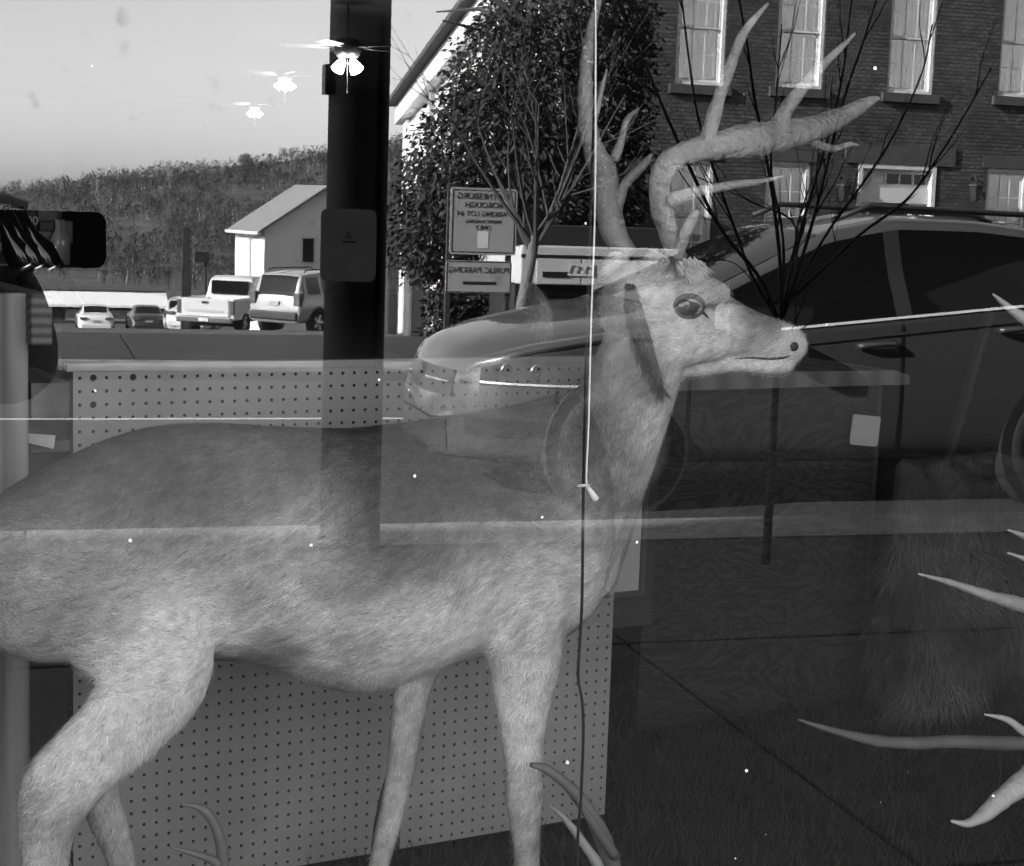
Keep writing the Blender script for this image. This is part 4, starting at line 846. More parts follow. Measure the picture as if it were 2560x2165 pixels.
# head
limb(dm, [(1235, 632, 62, -.02, .8), (1280, 628, 100, -.02, .66), (1345, 636, 112, -.02, .60), (1405, 652, 90, -.02, .62), (1465, 668, 64, -.02, .66), (1524, 682, 48, -.02, .76), (1572, 694, 43, -.02, .86), (1606, 703, 35, -.02, .95), (1625, 704, 15, -.02, .9)], n=22)
limb(dm, [(1300, 700, 62, -.02, .6), (1360, 724, 46, -.02, .6), (1420, 738, 28, -.02, .8), (1490, 737, 19, -.02, 1.1), (1545, 743, 19, -.02, 1.3), (1582, 743, 18, -.02, 1.4), (1602, 738, 9, -.02, 1.2)])
limb(dm, [(1340, 600, 26, -.075, .8), (1385, 588, 30, -.080, .8), (1430, 600, 24, -.075, .8)]); limb(dm, [(1330, 700, 46, -.06, .6), (1385, 702, 34, -.058, .6), (1450, 704, 20, -.05, .6)])
limb(dm, [(1290, 565, 34, -.05, .8), (1302, 535, 28, -.055, .9), (1312, 515, 24, -.06, .9)]); limb(dm, [(1270, 570, 34, .03, .8), (1278, 540, 28, .035, .9), (1284, 520, 24, .04, .9)])
# legs
limb(dm, [(1035, 1130, 130, -.06, .7), (1020, 1240, 100, -.085, .62), (1015, 1340, 76, -.10, .62), (1012, 1440, 52, -.10, .72), (1013, 1530, 39, -.10, .85), (1015, 1590, 40, -.10, .85), (1018, 1660, 30, -.10, .9), (1022, 1764, 24, -.10, .95), (1024, 1860, 20, -.10, .95), (1026, 1950, 22, -.10, .9), (1030, 2030, 26, -.10, .9)])
limb(dm, [(960, 1240, 90, .08, .6), (905, 1380, 50, .10, .7), (882, 1480, 38, .10, .85), (870, 1560, 33, .10, .9), (855, 1650, 28, .10, .9), (828, 1764, 24, .10, .9), (806, 1860, 20, .10, .9), (800, 1950, 24, .10, .9), (796, 2010, 26, .10, .9)])
limb(dm, [(170, 1130, 170, -.03, .6), (245, 1240, 150, -.06, .58), (285, 1340, 122, -.08, .58), (222, 1430, 94, -.10, .55), (140, 1500, 82, -.115, .55), (84, 1565, 82, -.115, .5), (60, 1650, 57, -.115, .55), (58, 1764, 41, -.115, .65), (58, 1880, 33, -.115, .8), (64, 1990, 30, -.115, .9), (74, 2070, 32, -.115, .9)])
limb(dm, [(310, 1300, 110, .08, .5), (300, 1410, 72, .11, .6), (268, 1500, 48, .115, .75), (232, 1580, 48, .115, .75), (246, 1680, 42, .115, .8), (276, 1764, 34, .115, .85), (300, 1860, 25, .115, .9), (312, 1960, 28, .115, .9)])
me = remeshed(dm, .0052, 7); me.name = 'deer_body'
iM = fr_(DD).inverted()
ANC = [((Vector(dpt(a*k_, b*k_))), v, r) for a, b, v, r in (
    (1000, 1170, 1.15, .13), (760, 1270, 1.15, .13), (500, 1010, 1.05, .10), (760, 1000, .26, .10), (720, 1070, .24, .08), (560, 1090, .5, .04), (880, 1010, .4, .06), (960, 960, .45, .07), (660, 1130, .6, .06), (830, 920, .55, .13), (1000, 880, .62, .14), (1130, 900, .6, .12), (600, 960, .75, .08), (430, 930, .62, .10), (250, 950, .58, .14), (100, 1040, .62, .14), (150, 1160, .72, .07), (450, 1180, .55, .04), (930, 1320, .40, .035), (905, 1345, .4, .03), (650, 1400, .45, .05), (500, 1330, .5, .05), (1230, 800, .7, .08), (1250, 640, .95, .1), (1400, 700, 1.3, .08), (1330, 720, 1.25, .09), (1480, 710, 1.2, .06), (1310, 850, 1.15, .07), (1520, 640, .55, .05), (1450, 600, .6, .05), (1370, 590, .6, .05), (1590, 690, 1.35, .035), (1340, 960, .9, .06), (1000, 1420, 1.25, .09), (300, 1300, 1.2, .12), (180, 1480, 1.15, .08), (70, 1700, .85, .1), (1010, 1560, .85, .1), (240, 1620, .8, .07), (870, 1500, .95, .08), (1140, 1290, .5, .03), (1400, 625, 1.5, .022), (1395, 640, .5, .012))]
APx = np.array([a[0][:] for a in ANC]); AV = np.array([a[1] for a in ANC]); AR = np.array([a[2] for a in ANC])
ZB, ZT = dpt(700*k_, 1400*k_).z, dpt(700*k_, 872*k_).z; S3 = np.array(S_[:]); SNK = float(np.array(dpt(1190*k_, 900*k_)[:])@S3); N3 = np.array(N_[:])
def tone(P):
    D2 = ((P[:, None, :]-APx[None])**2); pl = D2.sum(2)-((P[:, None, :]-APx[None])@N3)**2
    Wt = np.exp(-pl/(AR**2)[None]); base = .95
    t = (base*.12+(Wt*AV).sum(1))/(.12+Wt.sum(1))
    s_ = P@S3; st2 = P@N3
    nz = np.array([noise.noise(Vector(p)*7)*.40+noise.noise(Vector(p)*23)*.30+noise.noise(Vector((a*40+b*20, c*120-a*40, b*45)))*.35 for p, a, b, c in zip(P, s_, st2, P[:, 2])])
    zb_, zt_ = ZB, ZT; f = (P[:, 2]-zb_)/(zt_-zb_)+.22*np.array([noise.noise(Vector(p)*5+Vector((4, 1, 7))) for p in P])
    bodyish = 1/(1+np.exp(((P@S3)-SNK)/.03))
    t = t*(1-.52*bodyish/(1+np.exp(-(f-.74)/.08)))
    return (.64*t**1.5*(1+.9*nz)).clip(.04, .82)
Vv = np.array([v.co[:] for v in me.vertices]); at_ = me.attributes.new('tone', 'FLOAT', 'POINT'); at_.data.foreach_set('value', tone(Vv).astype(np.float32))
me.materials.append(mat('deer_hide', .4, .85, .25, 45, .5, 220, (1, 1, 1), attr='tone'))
db = bpy.data.objects.new('body', me); COL.objects.link(db); db.parent = deer
headp = np.array(dpt(1400*k_, 680*k_)[:]); neckp = np.array(dpt(1240*k_, 900*k_)[:])
def flow(P):
    s = (P@S3); z = P[:, 2]; f = -S3[None]*1.0+np.array([0, 0, -.35])[None]+0*P
    leg = (z < dpt(700*k_, 1330*k_).z)[:, None]; f = np.where(leg, -S3[None]*.15+np.array([0, 0, -1.0])[None], f)
    nk = (np.linalg.norm(P-neckp, axis=1) < .2)[:, None]; f = np.where(nk, -S3[None]*.5+np.array([0, 0, -1.0])[None], f)
    sw = np.array([[noise.noise(Vector(p)*6), 0, noise.noise(Vector(p)*6+Vector((9, 3, 1)))] for p in P])
    return f+S3[None]*sw[:, :1]*.9+np.array([0, 0, 1.0])[None]*sw[:, 2:]*.9
# eye, nostril, mouth, ears
yn = -.085
def dsurf(px, py):   # point on the near side of the hide
    p = on(px, py, DD); d = ray(px, py).normalized(); o = p-d*.6-rootp; ok, loc, nr, fi = db.ray_cast(o, d)
    return loc if ok else p-rootp
bpy.context.view_layer.update()
ep = dsurf(1722, 766); er = 31*pxm(1722, 766)
MB().lathe([(er*math.sin(a), -er*math.cos(a)) for a in np.linspace(.01, 3.13, 14)], 20, Matrix.Translation(ep+N_*er*.12) @ Matrix.Scale(.45, 4, N_) @ Matrix.Scale(.8, 4, Z_) @ Matrix.Scale(1.1, 4, S_)).build('eye', mat('glass_eye', .006, .06, coat=1), deer, smooth=True)
HOLE = (np.array(ep[:]), er*1.05)
for nm_, a0, a1, rr_ in (('upper_eyelid', 170, 370, .0052), ('lower_eyelid', 10, 165, .0036)):
    arc = [dsurf(1722+37*math.cos(math.radians(a)), 766+27*math.sin(math.radians(a)))-N_*.002 for a in np.linspace(a0, a1, 14)]
    MB().tube(arc, [rr_*(.35+.65*math.sin(math.pi*i/13)) for i in range(14)], 7).build(nm_, mat('eyelid_hair', .14, .85, .4, 60, .6, 200), deer, smooth=True)
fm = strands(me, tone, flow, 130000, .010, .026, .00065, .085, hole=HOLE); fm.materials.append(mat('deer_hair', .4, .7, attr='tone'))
fo = bpy.data.objects.new('fur', fm); COL.objects.link(fo); fo.parent = deer; fo['kind'] = 'stuff'
tear = [dsurf(1752+i*4.5, 776+i*4.5)+N_*.001 for i in range(6)]; MB().tube(tear, [.004, .0038, .0034, .003, .0022, .001], 6).build('tear_gland', mat('eyelid', .05), deer, smooth=True)
MB().tube([dsurf(x, y)-N_*.0005 for x, y in ((1836, 897), (1855, 895), (1880, 894), (1905, 896), (1930, 897), (1955, 895), (1975, 889))], [.0006, .0014, .002, .0024, .0026, .0022, .001], 6).build('mouth_line', mat('mouth', .04, .8), deer)
q = dsurf(1984, 866); MB().lathe([(.001, -.006), (.009, -.004), (.009, .004), (.001, .006)], 10, Matrix.Translation(q) @ Matrix.Rotation(ROTB, 4, 'Z') @ Matrix.Rotation(R_(90), 4, 'X')).build('nostril', mat('eyelid', .05), deer, smooth=True)
def ear(pts, nm, dn, m):
    Q = catmull(pts, 6); L, Rr = [], []; V = []
    rings = []
    for i, (x, y, w) in enumerate(Q):
        a = dpt(x-w, y, dn); b = dpt(x+w, y, dn); c = (a+b)/2; e = (b-a)/2; ring = []
        for j in range(12): th = 2*math.pi*j/12; ring.append(c+e*math.cos(th)+N_*(.010*math.sin(th)+.016*math.cos(th)**2))
        rings.append(ring)
    o = MB().loft(rings).build(nm, m, deer, smooth=True)
    em = strands(o.data, lambda P: np.array([.17*(1+.9*noise.noise(Vector(p)*30)) for p in P]), lambda P: np.array([.12, 0, -1.])[None]+0*P, 5200, .012, .034, .0008, .2, 8); em.materials.append(MATS['deer_hair'])
    eo = bpy.data.objects.new('ear_fur', em); COL.objects.link(eo); eo.parent = o; eo['kind'] = 'stuff'; return o
M_ear = mat('ear_hair', .10, .9, .4, 30, .6, 120)
ear([(1478, 700, 2.), (1484, 725, 11.), (1491, 755, 18.), (1504, 805, 22.), (1520, 860, 22.), (1538, 915, 15.), (1556, 962, 3.)], 'ear', -.135, M_ear)
ear([(1430, 830, 8.), (1425, 800, 18.), (1418, 760, 18.), (1400, 715, 4.)], 'ear', .10, M_ear)

# antlers: native picture points on the head's plane, radius in px, depth offset
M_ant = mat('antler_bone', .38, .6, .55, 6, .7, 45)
def antler(root, beams, d, origin, mtl, nm='antler', part='tine'):
    first = None
    for P in beams:
        Q = catmull(P, 6); pts = []; rad = []
        for i, (x, y, r, n) in enumerate(Q):
            p = on(x, y, d)+N_*n; pts.append(p-origin); rad.append(max(r, 1)*dep(p)/F_PX*(1+.16*noise.noise(p*45)))
        o = MB().tube(pts, rad, 14, True, .82).build(nm if first is None else part, mtl, root if first is None else first, smooth=True)
        if first is None: first = o
    return first
near = [[(1645,640,30,-.06),(1625,585,28,-.065),(1600,520,29,-.07),(1588,460,30,-.08),(1600,410,31,-.09),(1645,382,33,-.095),(1720,366,40,-.095),(1820,350,48,-.09),(1900,338,44,-.08),(1990,318,34,-.07),(2070,285,24,-.06),(2130,256,14,-.05),(2154,248,5,-.05)],
        [(1690,368,26,-.095),(1712,270,22,-.10),(1735,180,18,-.11),(1765,90,14,-.12),(1822,22,5,-.12)],
        [(1880,335,36,-.09),(1885,290,26,-.09),(1920,230,20,-.10),(1965,170,15,-.11),(2000,130,9,-.12),(2035,95,4,-.12)],
        [(1890,280,9,-.09),(1915,265,8,-.08),(1945,235,4,-.07)],
        [(1950,345,16,-.08),(1995,368,13,-.075),(2030,372,10,-.07),(2070,362,7,-.065),(2096,364,3,-.06)],
        [(1605,500,22,-.09),(1640,478,17,-.13),(1700,462,13,-.16),(1760,452,8,-.18),(1800,440,3,-.19)],
        [(1635,640,18,-.075),(1632,590,15,-.10),(1640,540,13,-.12),(1650,525,6,-.125)]]
far = [[(1600,640,32,.04),(1570,580,38,.05),(1560,500,46,.06),(1560,430,40,.07),(1548,390,34,.08),(1535,320,28,.09),(1536,240,24,.10),(1545,160,21,.11),(1562,80,17,.12),(1585,10,13,.13),(1610,-50,6,.14)],
       [(1600,400,16,.09),(1612,350,12,.08),(1625,300,10,.08),(1655,268,4,.08)], [(1558,300,9,.10),(1572,240,8,.10),(1590,165,3,.10)], [(1570,560,22,.05),(1580,470,16,.03),(1612,410,12,.0),(1622,385,4,-.01)]]
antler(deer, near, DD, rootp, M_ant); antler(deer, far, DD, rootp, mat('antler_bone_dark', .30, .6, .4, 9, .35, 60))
# burr of stiff pale hair at the near antler base
bh = MB(); random.seed(31); q0 = on(1655, 660, DD)+N_*(-.075)-rootp
for k in range(420):
    a = random.uniform(0, 6.28); rr = random.uniform(.0, .026); p = q0+S_*(math.cos(a)*rr)+Z_*(math.sin(a)*rr*.7)-N_*random.uniform(0, .03); t = (S_*random.uniform(.1, .7)-Z_*random.uniform(.3, 1)-N_*random.uniform(.0, .5)).normalized()*random.uniform(.012, .035); s_ = t.cross(N_).normalized()*.0009
    bh.add([p-s_, p+s_, p+t], [(0, 1, 2)])
tag(bh.build('burr_hair', mat('pale_hair', .6, .8), deer), kind='stuff')

# --- wooden things at the window's end
def box_on(name, label, cat, l, r, t, b, d, depth, m, parts=None, bevel=.003, tilt=0):
    p = on((l+r)/2, b, d); root = empty(name, p, label, cat); root.rotation_euler = (0, 0, ROTB)
    a = on(l, (t+b)/2, d); c = on(r, (t+b)/2, d); w = (c-a).dot(S_); h = on((l+r)/2, t, d).z-p.z
    return root, w, h
M_plank = wood_mat('weathered_plank', .22, (9, 9, .6), .45, swirl=9, wscale=.7)
r, w, h = box_on('wooden_plank', 'weathered upright wooden plank standing beside the pegboard', 'plank', -60, 76, 733, 1560, 3.06, .04, M_plank)
MB().box((-w/2, 0, PZ-r.location.z), (w/2, .03, h)).build('face', M_plank, r, bevel=.004)
r, w, h = box_on('sawn_timber', 'sawn square timber end with growth rings beside the upright plank', 'timber', 78, 132, 735, 864, 3.02, .3, None)
MB().box((-w/2, 0, 0), (w/2, .6, h)).build('beam', wood_mat('end_grain', .13, (9, 9, 9), .5, True, 1.2, 2.0), r, bevel=.004)
r, w, h = box_on('carton_stack', 'stack of brown cartons between plank and pegboard', 'cartons', 78, 181, 952, 1200, 3.22, .3, None)
z = PZ-r.location.z; r['category'] = 'shelf'; r['label'] = 'narrow pale shelf unit between plank and pegboard'; r.name = 'narrow_shelf'
M_ct = wood_mat('shelf_wood', .24, (1, 1, 9), .3, swirl=1.5)
for (a, b, mm) in ((h*.62, h*.98, M_ct), (h*.40, h*.60, mat('shelf_gap', .06)), (h*.28, h*.39, M_ct), (z, h*.26, mat('shelf_dark', .05, .8))): MB().box((-w/2, 0 if mm is M_ct else .03, a), (w/2, .3, b)).build('shelf_board', mm, r, bevel=.003)
pp = on(115, 1105, 3.19); pr = empty('paper_scrap', pp, 'white curled paper scrap on the narrow shelf', 'paper'); pr.rotation_euler = (0, 0, ROTB)
MB().add([(-.035, 0, 0), (.012, -.01, -.012), (.018, 0, .012), (-.03, .01, .016)], [(0, 1, 2, 3), (3, 2, 1, 0)]).build('sheet', mat('paper', .6), pr)
# cartons with a bottle picture, small boxes and bottles deeper in the shop
for i, (l, rr, t, b) in enumerate(((-40, 28, 510, 571), (-40, 28, 606, 664))):
    r, w, h = box_on('wine_carton', ('upper' if i == 0 else 'lower')+' white carton with a printed bottle, stacked in the shop', 'carton', l, rr, t, b, 4.6, .3, None)
    MB().box((-w/2, 0, 0), (w/2, .3, h)).build('box', mat('carton_white', .42, .8), r, bevel=.003)
    bt_ = [(-.006, .95), (-.006, .68), (-.018, .58), (-.018, .08), (.018, .08), (.018, .58), (.006, .68), (.006, .95)]
    MB().add([(w*.28+x*1.0, -.004, z*h) for x, z in bt_], [tuple(range(8))]).build('printed_bottle', mat('bottle_ink', .04), r)
    if i == 0: MB().box((-w/2, .01, -.08), (w/2, .29, -.002)).build('shelf_board', mat('shelf_dark', .05), r)
def smallbox(nm, label, l, r_, t, b, d, v, txt=None):
    r, w, h = box_on(nm, label, 'box', l, r_, t, b, d, .2, None)
    MB().box((-w/2, 0, 0), (w/2, .2, h)).build('carton', mat('smallbox_%s' % v, v, .6, .2, 8), r, bevel=.003); MB().box((-w/2+.006, -.002, h*.12), (w/2-.006, -.0005, h*.2)).build('printed_band', mat('smallbox_band', .4*v+.03), r)
    if txt: text('lettering', txt, .034, mat('print_grey', .5), r, (w*.2, -.003, h*.78), (R_(90), 0, 0))
smallbox('dark_carton', 'tall black carton printed 500 behind the slanting bottles', 30, 92, 527, 640, 5.0, .025, '500')
smallbox('flat_carton', 'grey flat carton on top of the small boxes', 95, 145, 528, 556, 5.2, .10); smallbox('square_carton', 'dark square carton under the flat grey one', 100, 136, 555, 578, 5.15, .07)
smallbox('pale_carton', 'pale grey carton with a light edge among the small boxes', 96, 130, 578, 610, 5.1, .22); smallbox('tall_carton', 'plain tall dull carton at the end of the small boxes', 146, 182, 553, 608, 5.2, .09); smallbox('white_packet', 'flat white packet beneath the plain tall carton', 132, 163, 590, 606, 5.05, .40)
random.seed(4)
for i, (x, y) in enumerate(((52, 645), (80, 648), (114, 650))):
    p = on(x, y, 4.5); b = empty('slanting_bottle', p, ('dark slanting bottle beside the printed cartons', 'middle one of the three dark slanting bottles', 'dark slanting bottle closest to the two upright bottles')[i], 'bottle', 'slanting bottles on the shop shelf'); b.rotation_euler = (0, R_(-28), ROTB)
    MB().lathe([(.005, -.16), (.038, -.158), (.038, .03), (.014, .08), (.014, .15), (.004, .151)], 14).build('glass', mat('bottle_glass', .008, .08), b, smooth=True); MB().lathe([(.015, .05), (.024, .03), (.0385, -.02), (.0385, -.035)], 14).build('foil', mat('foil', .6, .25, metal=1), b, smooth=True)
for i, (x, v) in enumerate(((144, .35), (157, .2))):
    p = on(x, 662, 5.0); b = empty('upright_bottle', p, ('pale' if i == 0 else 'grey')+' upright bottle under the white packet', 'bottle'); MB().lathe([(.005, 0), (.022, .001), (.022, .08), (.008, .10), (.008, .13), (.003, .131)], 12).build('glass', mat('upright_glass_%d' % i, v, .2), b, smooth=True)
sh_ = on(60, 672, 5.0); sr = empty('shop_shelf', (sh_.x, sh_.y, sh_.z), 'dark shelf carrying cartons and bottles deep in the shop', 'shelf'); sr.rotation_euler = (0, 0, ROTB)
MB().box((-.5, -.3, -.03), (.20, .4, 0)).build('board', mat('shelf_black', .012, .8), sr); MB().box((-.5, .36, -1.2), (.20, .4, .5)).build('back', mat('shelf_dark', .05), sr)

# --- counter of plywood with a thick top, card pinned to it
def ply_mat():
    m = mat('plywood', .09, .7); t = m.node_tree; b = t.nodes['Principled BSDF']; mp = [n for n in t.nodes if n.type == 'MAPPING'][0]; mp.inputs['Scale'].default_value = (1.1, 1.1, 3.2)
    n = t.nodes.new('ShaderNodeTexNoise'); n.inputs['Scale'].default_value = 2.0; n.inputs['Detail'].default_value = 6; n.inputs['Roughness'].default_value = .55; n.inputs['Distortion'].default_value = .6; t.links.new(mp.outputs[0], n.inputs['Vector'])
    q = t.nodes.new('ShaderNodeMath'); q.operation = 'MULTIPLY'; q.inputs[1].default_value = 115; t.links.new(n.outputs['Fac'], q.inputs[0])
    w = t.nodes.new('ShaderNodeMath'); w.operation = 'SINE'; t.links.new(q.outputs[0], w.inputs[0])
    r = t.nodes.new('ShaderNodeMapRange'); r.inputs['From Min'].default_value = -1; r.inputs['To Min'].default_value = .014; r.inputs['To Max'].default_value = .042; t.links.new(w.outputs[0], r.inputs[0]); t.links.new(r.outputs[0], b.inputs['Base Color']); return m
M_ply = ply_mat()
p = on(1900, 1560, 3.75); ct = empty('plywood_counter', (p.x, p.y, PZ-.02), 'dark plywood fronted counter with a thick pale plank top', 'counter'); ct.rotation_euler = (0, 0, ROTB)
lx = (on(1620, 1200, 3.75)-p).dot(S_); rx = (on(2178, 1200, 3.75)-p).dot(S_); zt = on(1900, 968, 3.72).z-ct.location.z; zt2 = on(1900, 926, 3.72).z-ct.location.z
MB().box((lx, 0, -.02), (rx, .03, zt-.004)).build('front_panel', M_ply, ct); MB().box((rx+.003, .0, -.02), (rx+.02, .5, zt-.004)).build('end_trim', mat('end_trim', .05, .7), ct)
tx = (on(2292, 950, 3.66)-p).dot(S_)
MB().add([(lx-.1, -.06, zt), (tx, -.06, zt), (tx+.0, .3, zt), (lx-.1, .3, zt), (lx-.1, -.06, zt2), (tx-.06, -.06, zt2-.004), (tx, -.06, zt2-.02), (tx, .3, zt2-.02), (tx-.06, .3, zt2-.004), (lx-.1, .3, zt2)], [(3,2,1,0),(0,1,6,5,4),(4,5,8,9),(5,6,7,8),(1,2,7,6),(2,3,9,8,7),(3,0,4,9)]).build('top_plank', wood_mat('counter_top', .15, (1, 6, 9), .3, swirl=1.2), ct)
q1 = on(2127, 1040, 3.72); q2 = on(2198, 1112, 3.72); cc = empty('pinned_card', (q1+q2)/2, 'blank white round-cornered card fixed to the plywood counter', 'card'); cc.rotation_euler = (R_(-2), R_(6), ROTB)
wc = (q2-q1).dot(S_)*.46; hc_ = abs(q2.z-q1.z)*.5
oc = rrect(-wc, wc, -hc_, hc_, -.002, .002, .008, 'card', mat('card_white', .5, .6), cc)
# framed print leaning behind the chest
q1 = on(1440, 1210, 3.25); q2 = on(1596, 1475, 3.25); c = (q1+q2)/2; pf = empty('framed_print', (c.x, c.y, q2.z), 'framed white print leaning behind the deer chest', 'picture'); pf.rotation_euler = (R_(0), 0, ROTB)
wv = (q2-q1).dot(S_)/2; hv = q1.z-q2.z; t = .012
MB().box((-wv, .0, 0), (wv, .006, hv)).build('print', mat('print_white', .42, .5), pf)
f_ = MB(); f_.box((-wv-t, -.008, -t), (-wv, .012, hv+t)); f_.box((wv, -.008, -t), (wv+t, .012, hv+t)); f_.box((-wv, -.008, hv), (wv, .012, hv+t)); f_.box((-wv, -.008, -t), (wv, .012, 0)); f_.build('frame', mat('frame_brown', .07, .5), pf)
g_ = MB(); g_.box((wv-.065, -.003, hv*.25), (wv-.061, -.0005, hv*.7)); g_.box((wv-.085, -.003, hv*.25-.004), (wv-.0615, -.0005, hv*.25-.0003)); g_.build('printed_line', M_blk, pf)
MB().box((-wv-.02, .013, -.09), (wv+.05, .06, hv+.05)).build('back_board', mat('back_board', .035, .8), pf)

# --- shaggy pelt draped over a stand at the far end
q = on(2470, 1560, 3.5); pe = empty('shaggy_pelt', (q.x, q.y, PZ), 'dark shaggy animal pelt draped over a low stand beyond the counter', 'pelt')
pm_ = MB(); rings = []
tops = [(2250, 1150, .02), (2290, 1138, .10), (2360, 1130, .15), (2450, 1140, .17), (2560, 1148, .18), (2680, 1150, .16), (2800, 1180, .08)]
for (px, py, dd) in tops:
    a = on(px, py, 3.5); zz = a.z-PZ; c = Vector((a.x, a.y, 0))-Vector((q.x, q.y, 0)); ring = []
    for j in range(20):
        th = 2*math.pi*j/20; hh = zz*.5; fl = (math.cos(th) < 0)*.06
        ring.append(c+Z_*(hh*1.0+hh*math.cos(th))+N_*((dd+fl)*math.sin(th)))
    rings.append(ring)
pm_.loft(rings); pme = remeshed(pm_, .014, 3)
for v in pme.vertices: v.co += v.normal*(.045*noise.noise(v.co*6)+.02*noise.noise(v.co*17))
pme.update(); pme.materials.append(mat('pelt_skin', .05, .9, .4, 8))
po = bpy.data.objects.new('hide', pme); COL.objects.link(po); po.parent = pe
def ptone(P): return np.array([0.085*(1+1.3*noise.noise(Vector(p)*5)) for p in P]).clip(.03, .5)
pfm = strands(pme, ptone, lambda P: np.array([0, 0, -1.])[None]+0*P+np.array([[noise.noise(Vector(p)*7)*1.2, 0, 0] for p in P]), 20000, .04, .10, .0013, .22, 5); pfm.materials.append(mat('pelt_hair', .1, .8, attr='tone'))
pfo = bpy.data.objects.new('fur', pfm); COL.objects.link(pfo); pfo.parent = pe; pfo['kind'] = 'stuff'

# --- loose antlers
M_an2 = mat('antler_pale', .52, .5, .25, 8, .3, 60)
def shed(name, label, beams, d, m=M_an2, cat='antler'):
    P0 = on(beams[0][0][0], beams[0][0][1], d); r = empty(name, P0, label, cat); antler(r, beams, d, P0, m, 'beam'); return r
shed('elk_antler', 'pale antler with two short tines reaching over the pelt', [[(2800, 1420, 34, 0), (2720, 1560, 32, 0), (2620, 1530, 28, 0), (2540, 1508, 24, -.02), (2440, 1480, 17, -.04), (2320, 1440, 10, -.06), (2226, 1414, 3, -.08)], [(2700, 1480, 22, 0), (2620, 1370, 16, 0), (2560, 1340, 10, 0), (2520, 1325, 3, 0)], [(2720, 1520, 20, 0), (2640, 1430, 15, 0), (2570, 1400, 9, 0), (2519, 1382, 3, 0)]], 2.5)
shed('broad_antler', 'smooth pale antler curving down to a blunt tip near the floor', [[(2760, 1780, 40, 0), (2660, 1880, 40, 0), (2570, 1950, 36, 0), (2500, 1990, 29, -.01), (2440, 2030, 20, -.02), (2390, 2046, 12, -.03), (2352, 2040, 4, -.03)], [(2680, 1860, 26, 0), (2580, 1840, 16, 0), (2520, 1800, 10, 0), (2462, 1786, 3, 0)]], 2.35)
shed('grey_antler', 'slender dull grey antler tine lying behind the smooth pale one', [[(2790, 1840, 22, .02), (2690, 1900, 22, .12), (2560, 1925, 20, .2), (2460, 1930, 19, .2), (2360, 1925, 17, .2), (2270, 1905, 12, .2), (2200, 1885, 7, .2), (2162, 1872, 3, .2)]], 2.4, mat('antler_grey', .16, .6, .3, 8))
shed('upper_antler', 'white antler tip poking in level with the car window sill', [[(2760, 860, 34, 0), (2660, 840, 30, 0), (2580, 806, 22, 0), (2530, 775, 13, 0), (2482, 735, 3, 0)]], 2.4)
shed('floor_antler', 'brown forked antler on the turf under the deer chest', [[(1550, 2400, 30, 0), (1535, 2200, 30, 0), (1500, 2080, 26, 0), (1440, 1985, 20, 0), (1370, 1925, 14, 0), (1328, 1912, 8, 0)], [(1520, 2130, 16, -.02), (1450, 2040, 12, -.04), (1410, 1985, 9, -.05), (1403, 1965, 4, -.05)]], 2.15, mat('antler_brown', .13, .6, .35, 8))
shed('floor_tine', 'thin pale antler tine beside the brown forked one', [[(1560, 2420, 16, 0), (1510, 2200, 16, 0), (1460, 2110, 14, 0), (1410, 2045, 10, 0), (1376, 2015, 4, 0)]], 2.1, mat('antler_mid', .26, .6, .3, 8))
shed('hooked_antler', 'hooked brown antler standing in front of the pegboard', [[(560, 2420, 20, 0), (558, 2240, 19, 0), (556, 2130, 18, 0), (540, 2070, 17, 0), (515, 2030, 14, 0), (485, 2014, 8, 0), (452, 2011, 4, 0)], [(545, 2160, 17, 0), (520, 2145, 13, 0), (470, 2130, 8, 0), (424, 2117, 3, 0)]], 2.2, mat('antler_brown', .13))
# dark post that carries the loose antlers
pq = on(2790, 1500, 2.44); apst = empty('antler_post', (pq.x, pq.y, PZ-.05), 'dark wooden post carrying several loose antlers beside the pelt', 'post'); apst.rotation_euler = (0, 0, ROTB)
ptop = on(2790, 800, 2.44).z-PZ+.05
MB().box((-.03, -.03, .03), (.03, .03, ptop)).build('upright', wood_mat('post_wood', .05, (8, 8, .8), .4, swirl=6), apst, bevel=.004); MB().box((-.16, -.16, 0), (.16, .16, .029)).build('base', mat('near_black', .012, .8), apst, bevel=.004)
# dark dried branch lying behind the far foreleg
shed('driftwood_branch', 'dark dried forked branch leaning behind the far foreleg', [[(945, 2400, 26, 0), (945, 2200, 26, 0), (955, 2050, 22, 0), (975, 1950, 16, 0), (1010, 1880, 10, 0), (1030, 1850, 5, 0)], [(990, 2120, 10, 0), (1000, 2000, 8, 0), (1020, 1900, 5, 0)]], 3.0, mat('drift', .05, .8, .4, 10), 'branch')

# --- hanging black strap and white pull cord just inside the glass
def hang(name, label, cat, P, d, r, m, flat=None):
    pts = [on(x, y, d) for x, y in P]; o = pts[0]; e = empty(name, o, label, cat); pts = [Vector(q) for q in catmull([p[:] for p in pts], 6)]
    MB().tube([p-o for p in pts], r, 8, True, flat).build('cord' if r < .004 else 'strap', m, e, smooth=True); return e, o
e1, o1 = hang('black_strap', 'long black strap hanging in front of the deer shoulder', 'strap', [(1490, -120), (1486, 250), (1478, 480), (1468, 800), (1462, 1050), (1458, 1250), (1455, 1500), (1447, 1650), (1446, 1700), (1456, 1760), (1458, 1850), (1452, 2000), (1444, 2120), (1446, 2400)], 1.75, .0042, mat('strap', .008, .7), .35)
e2, o2 = hang('white_pull_cord', 'thin white pull cord with a small knob tied to the black strap', 'cord', [(1489, -100), (1488, 480), (1478, 800), (1472, 1050), (1466, 1190), (1471, 1220)], 1.72, .0011, mat('cord_white', .75, .7))
kp = on(1479, 1232, 1.72)-o2; MB().lathe([(.001, -.012), (.0045, -.010), (.0035, .0), (.0018, .010), (.001, .012)], 12, Matrix.Translation(kp) @ Matrix.Rotation(R_(-35), 4, 'Y')).build('knob', mat('cord_white', .75), e2, smooth=True)
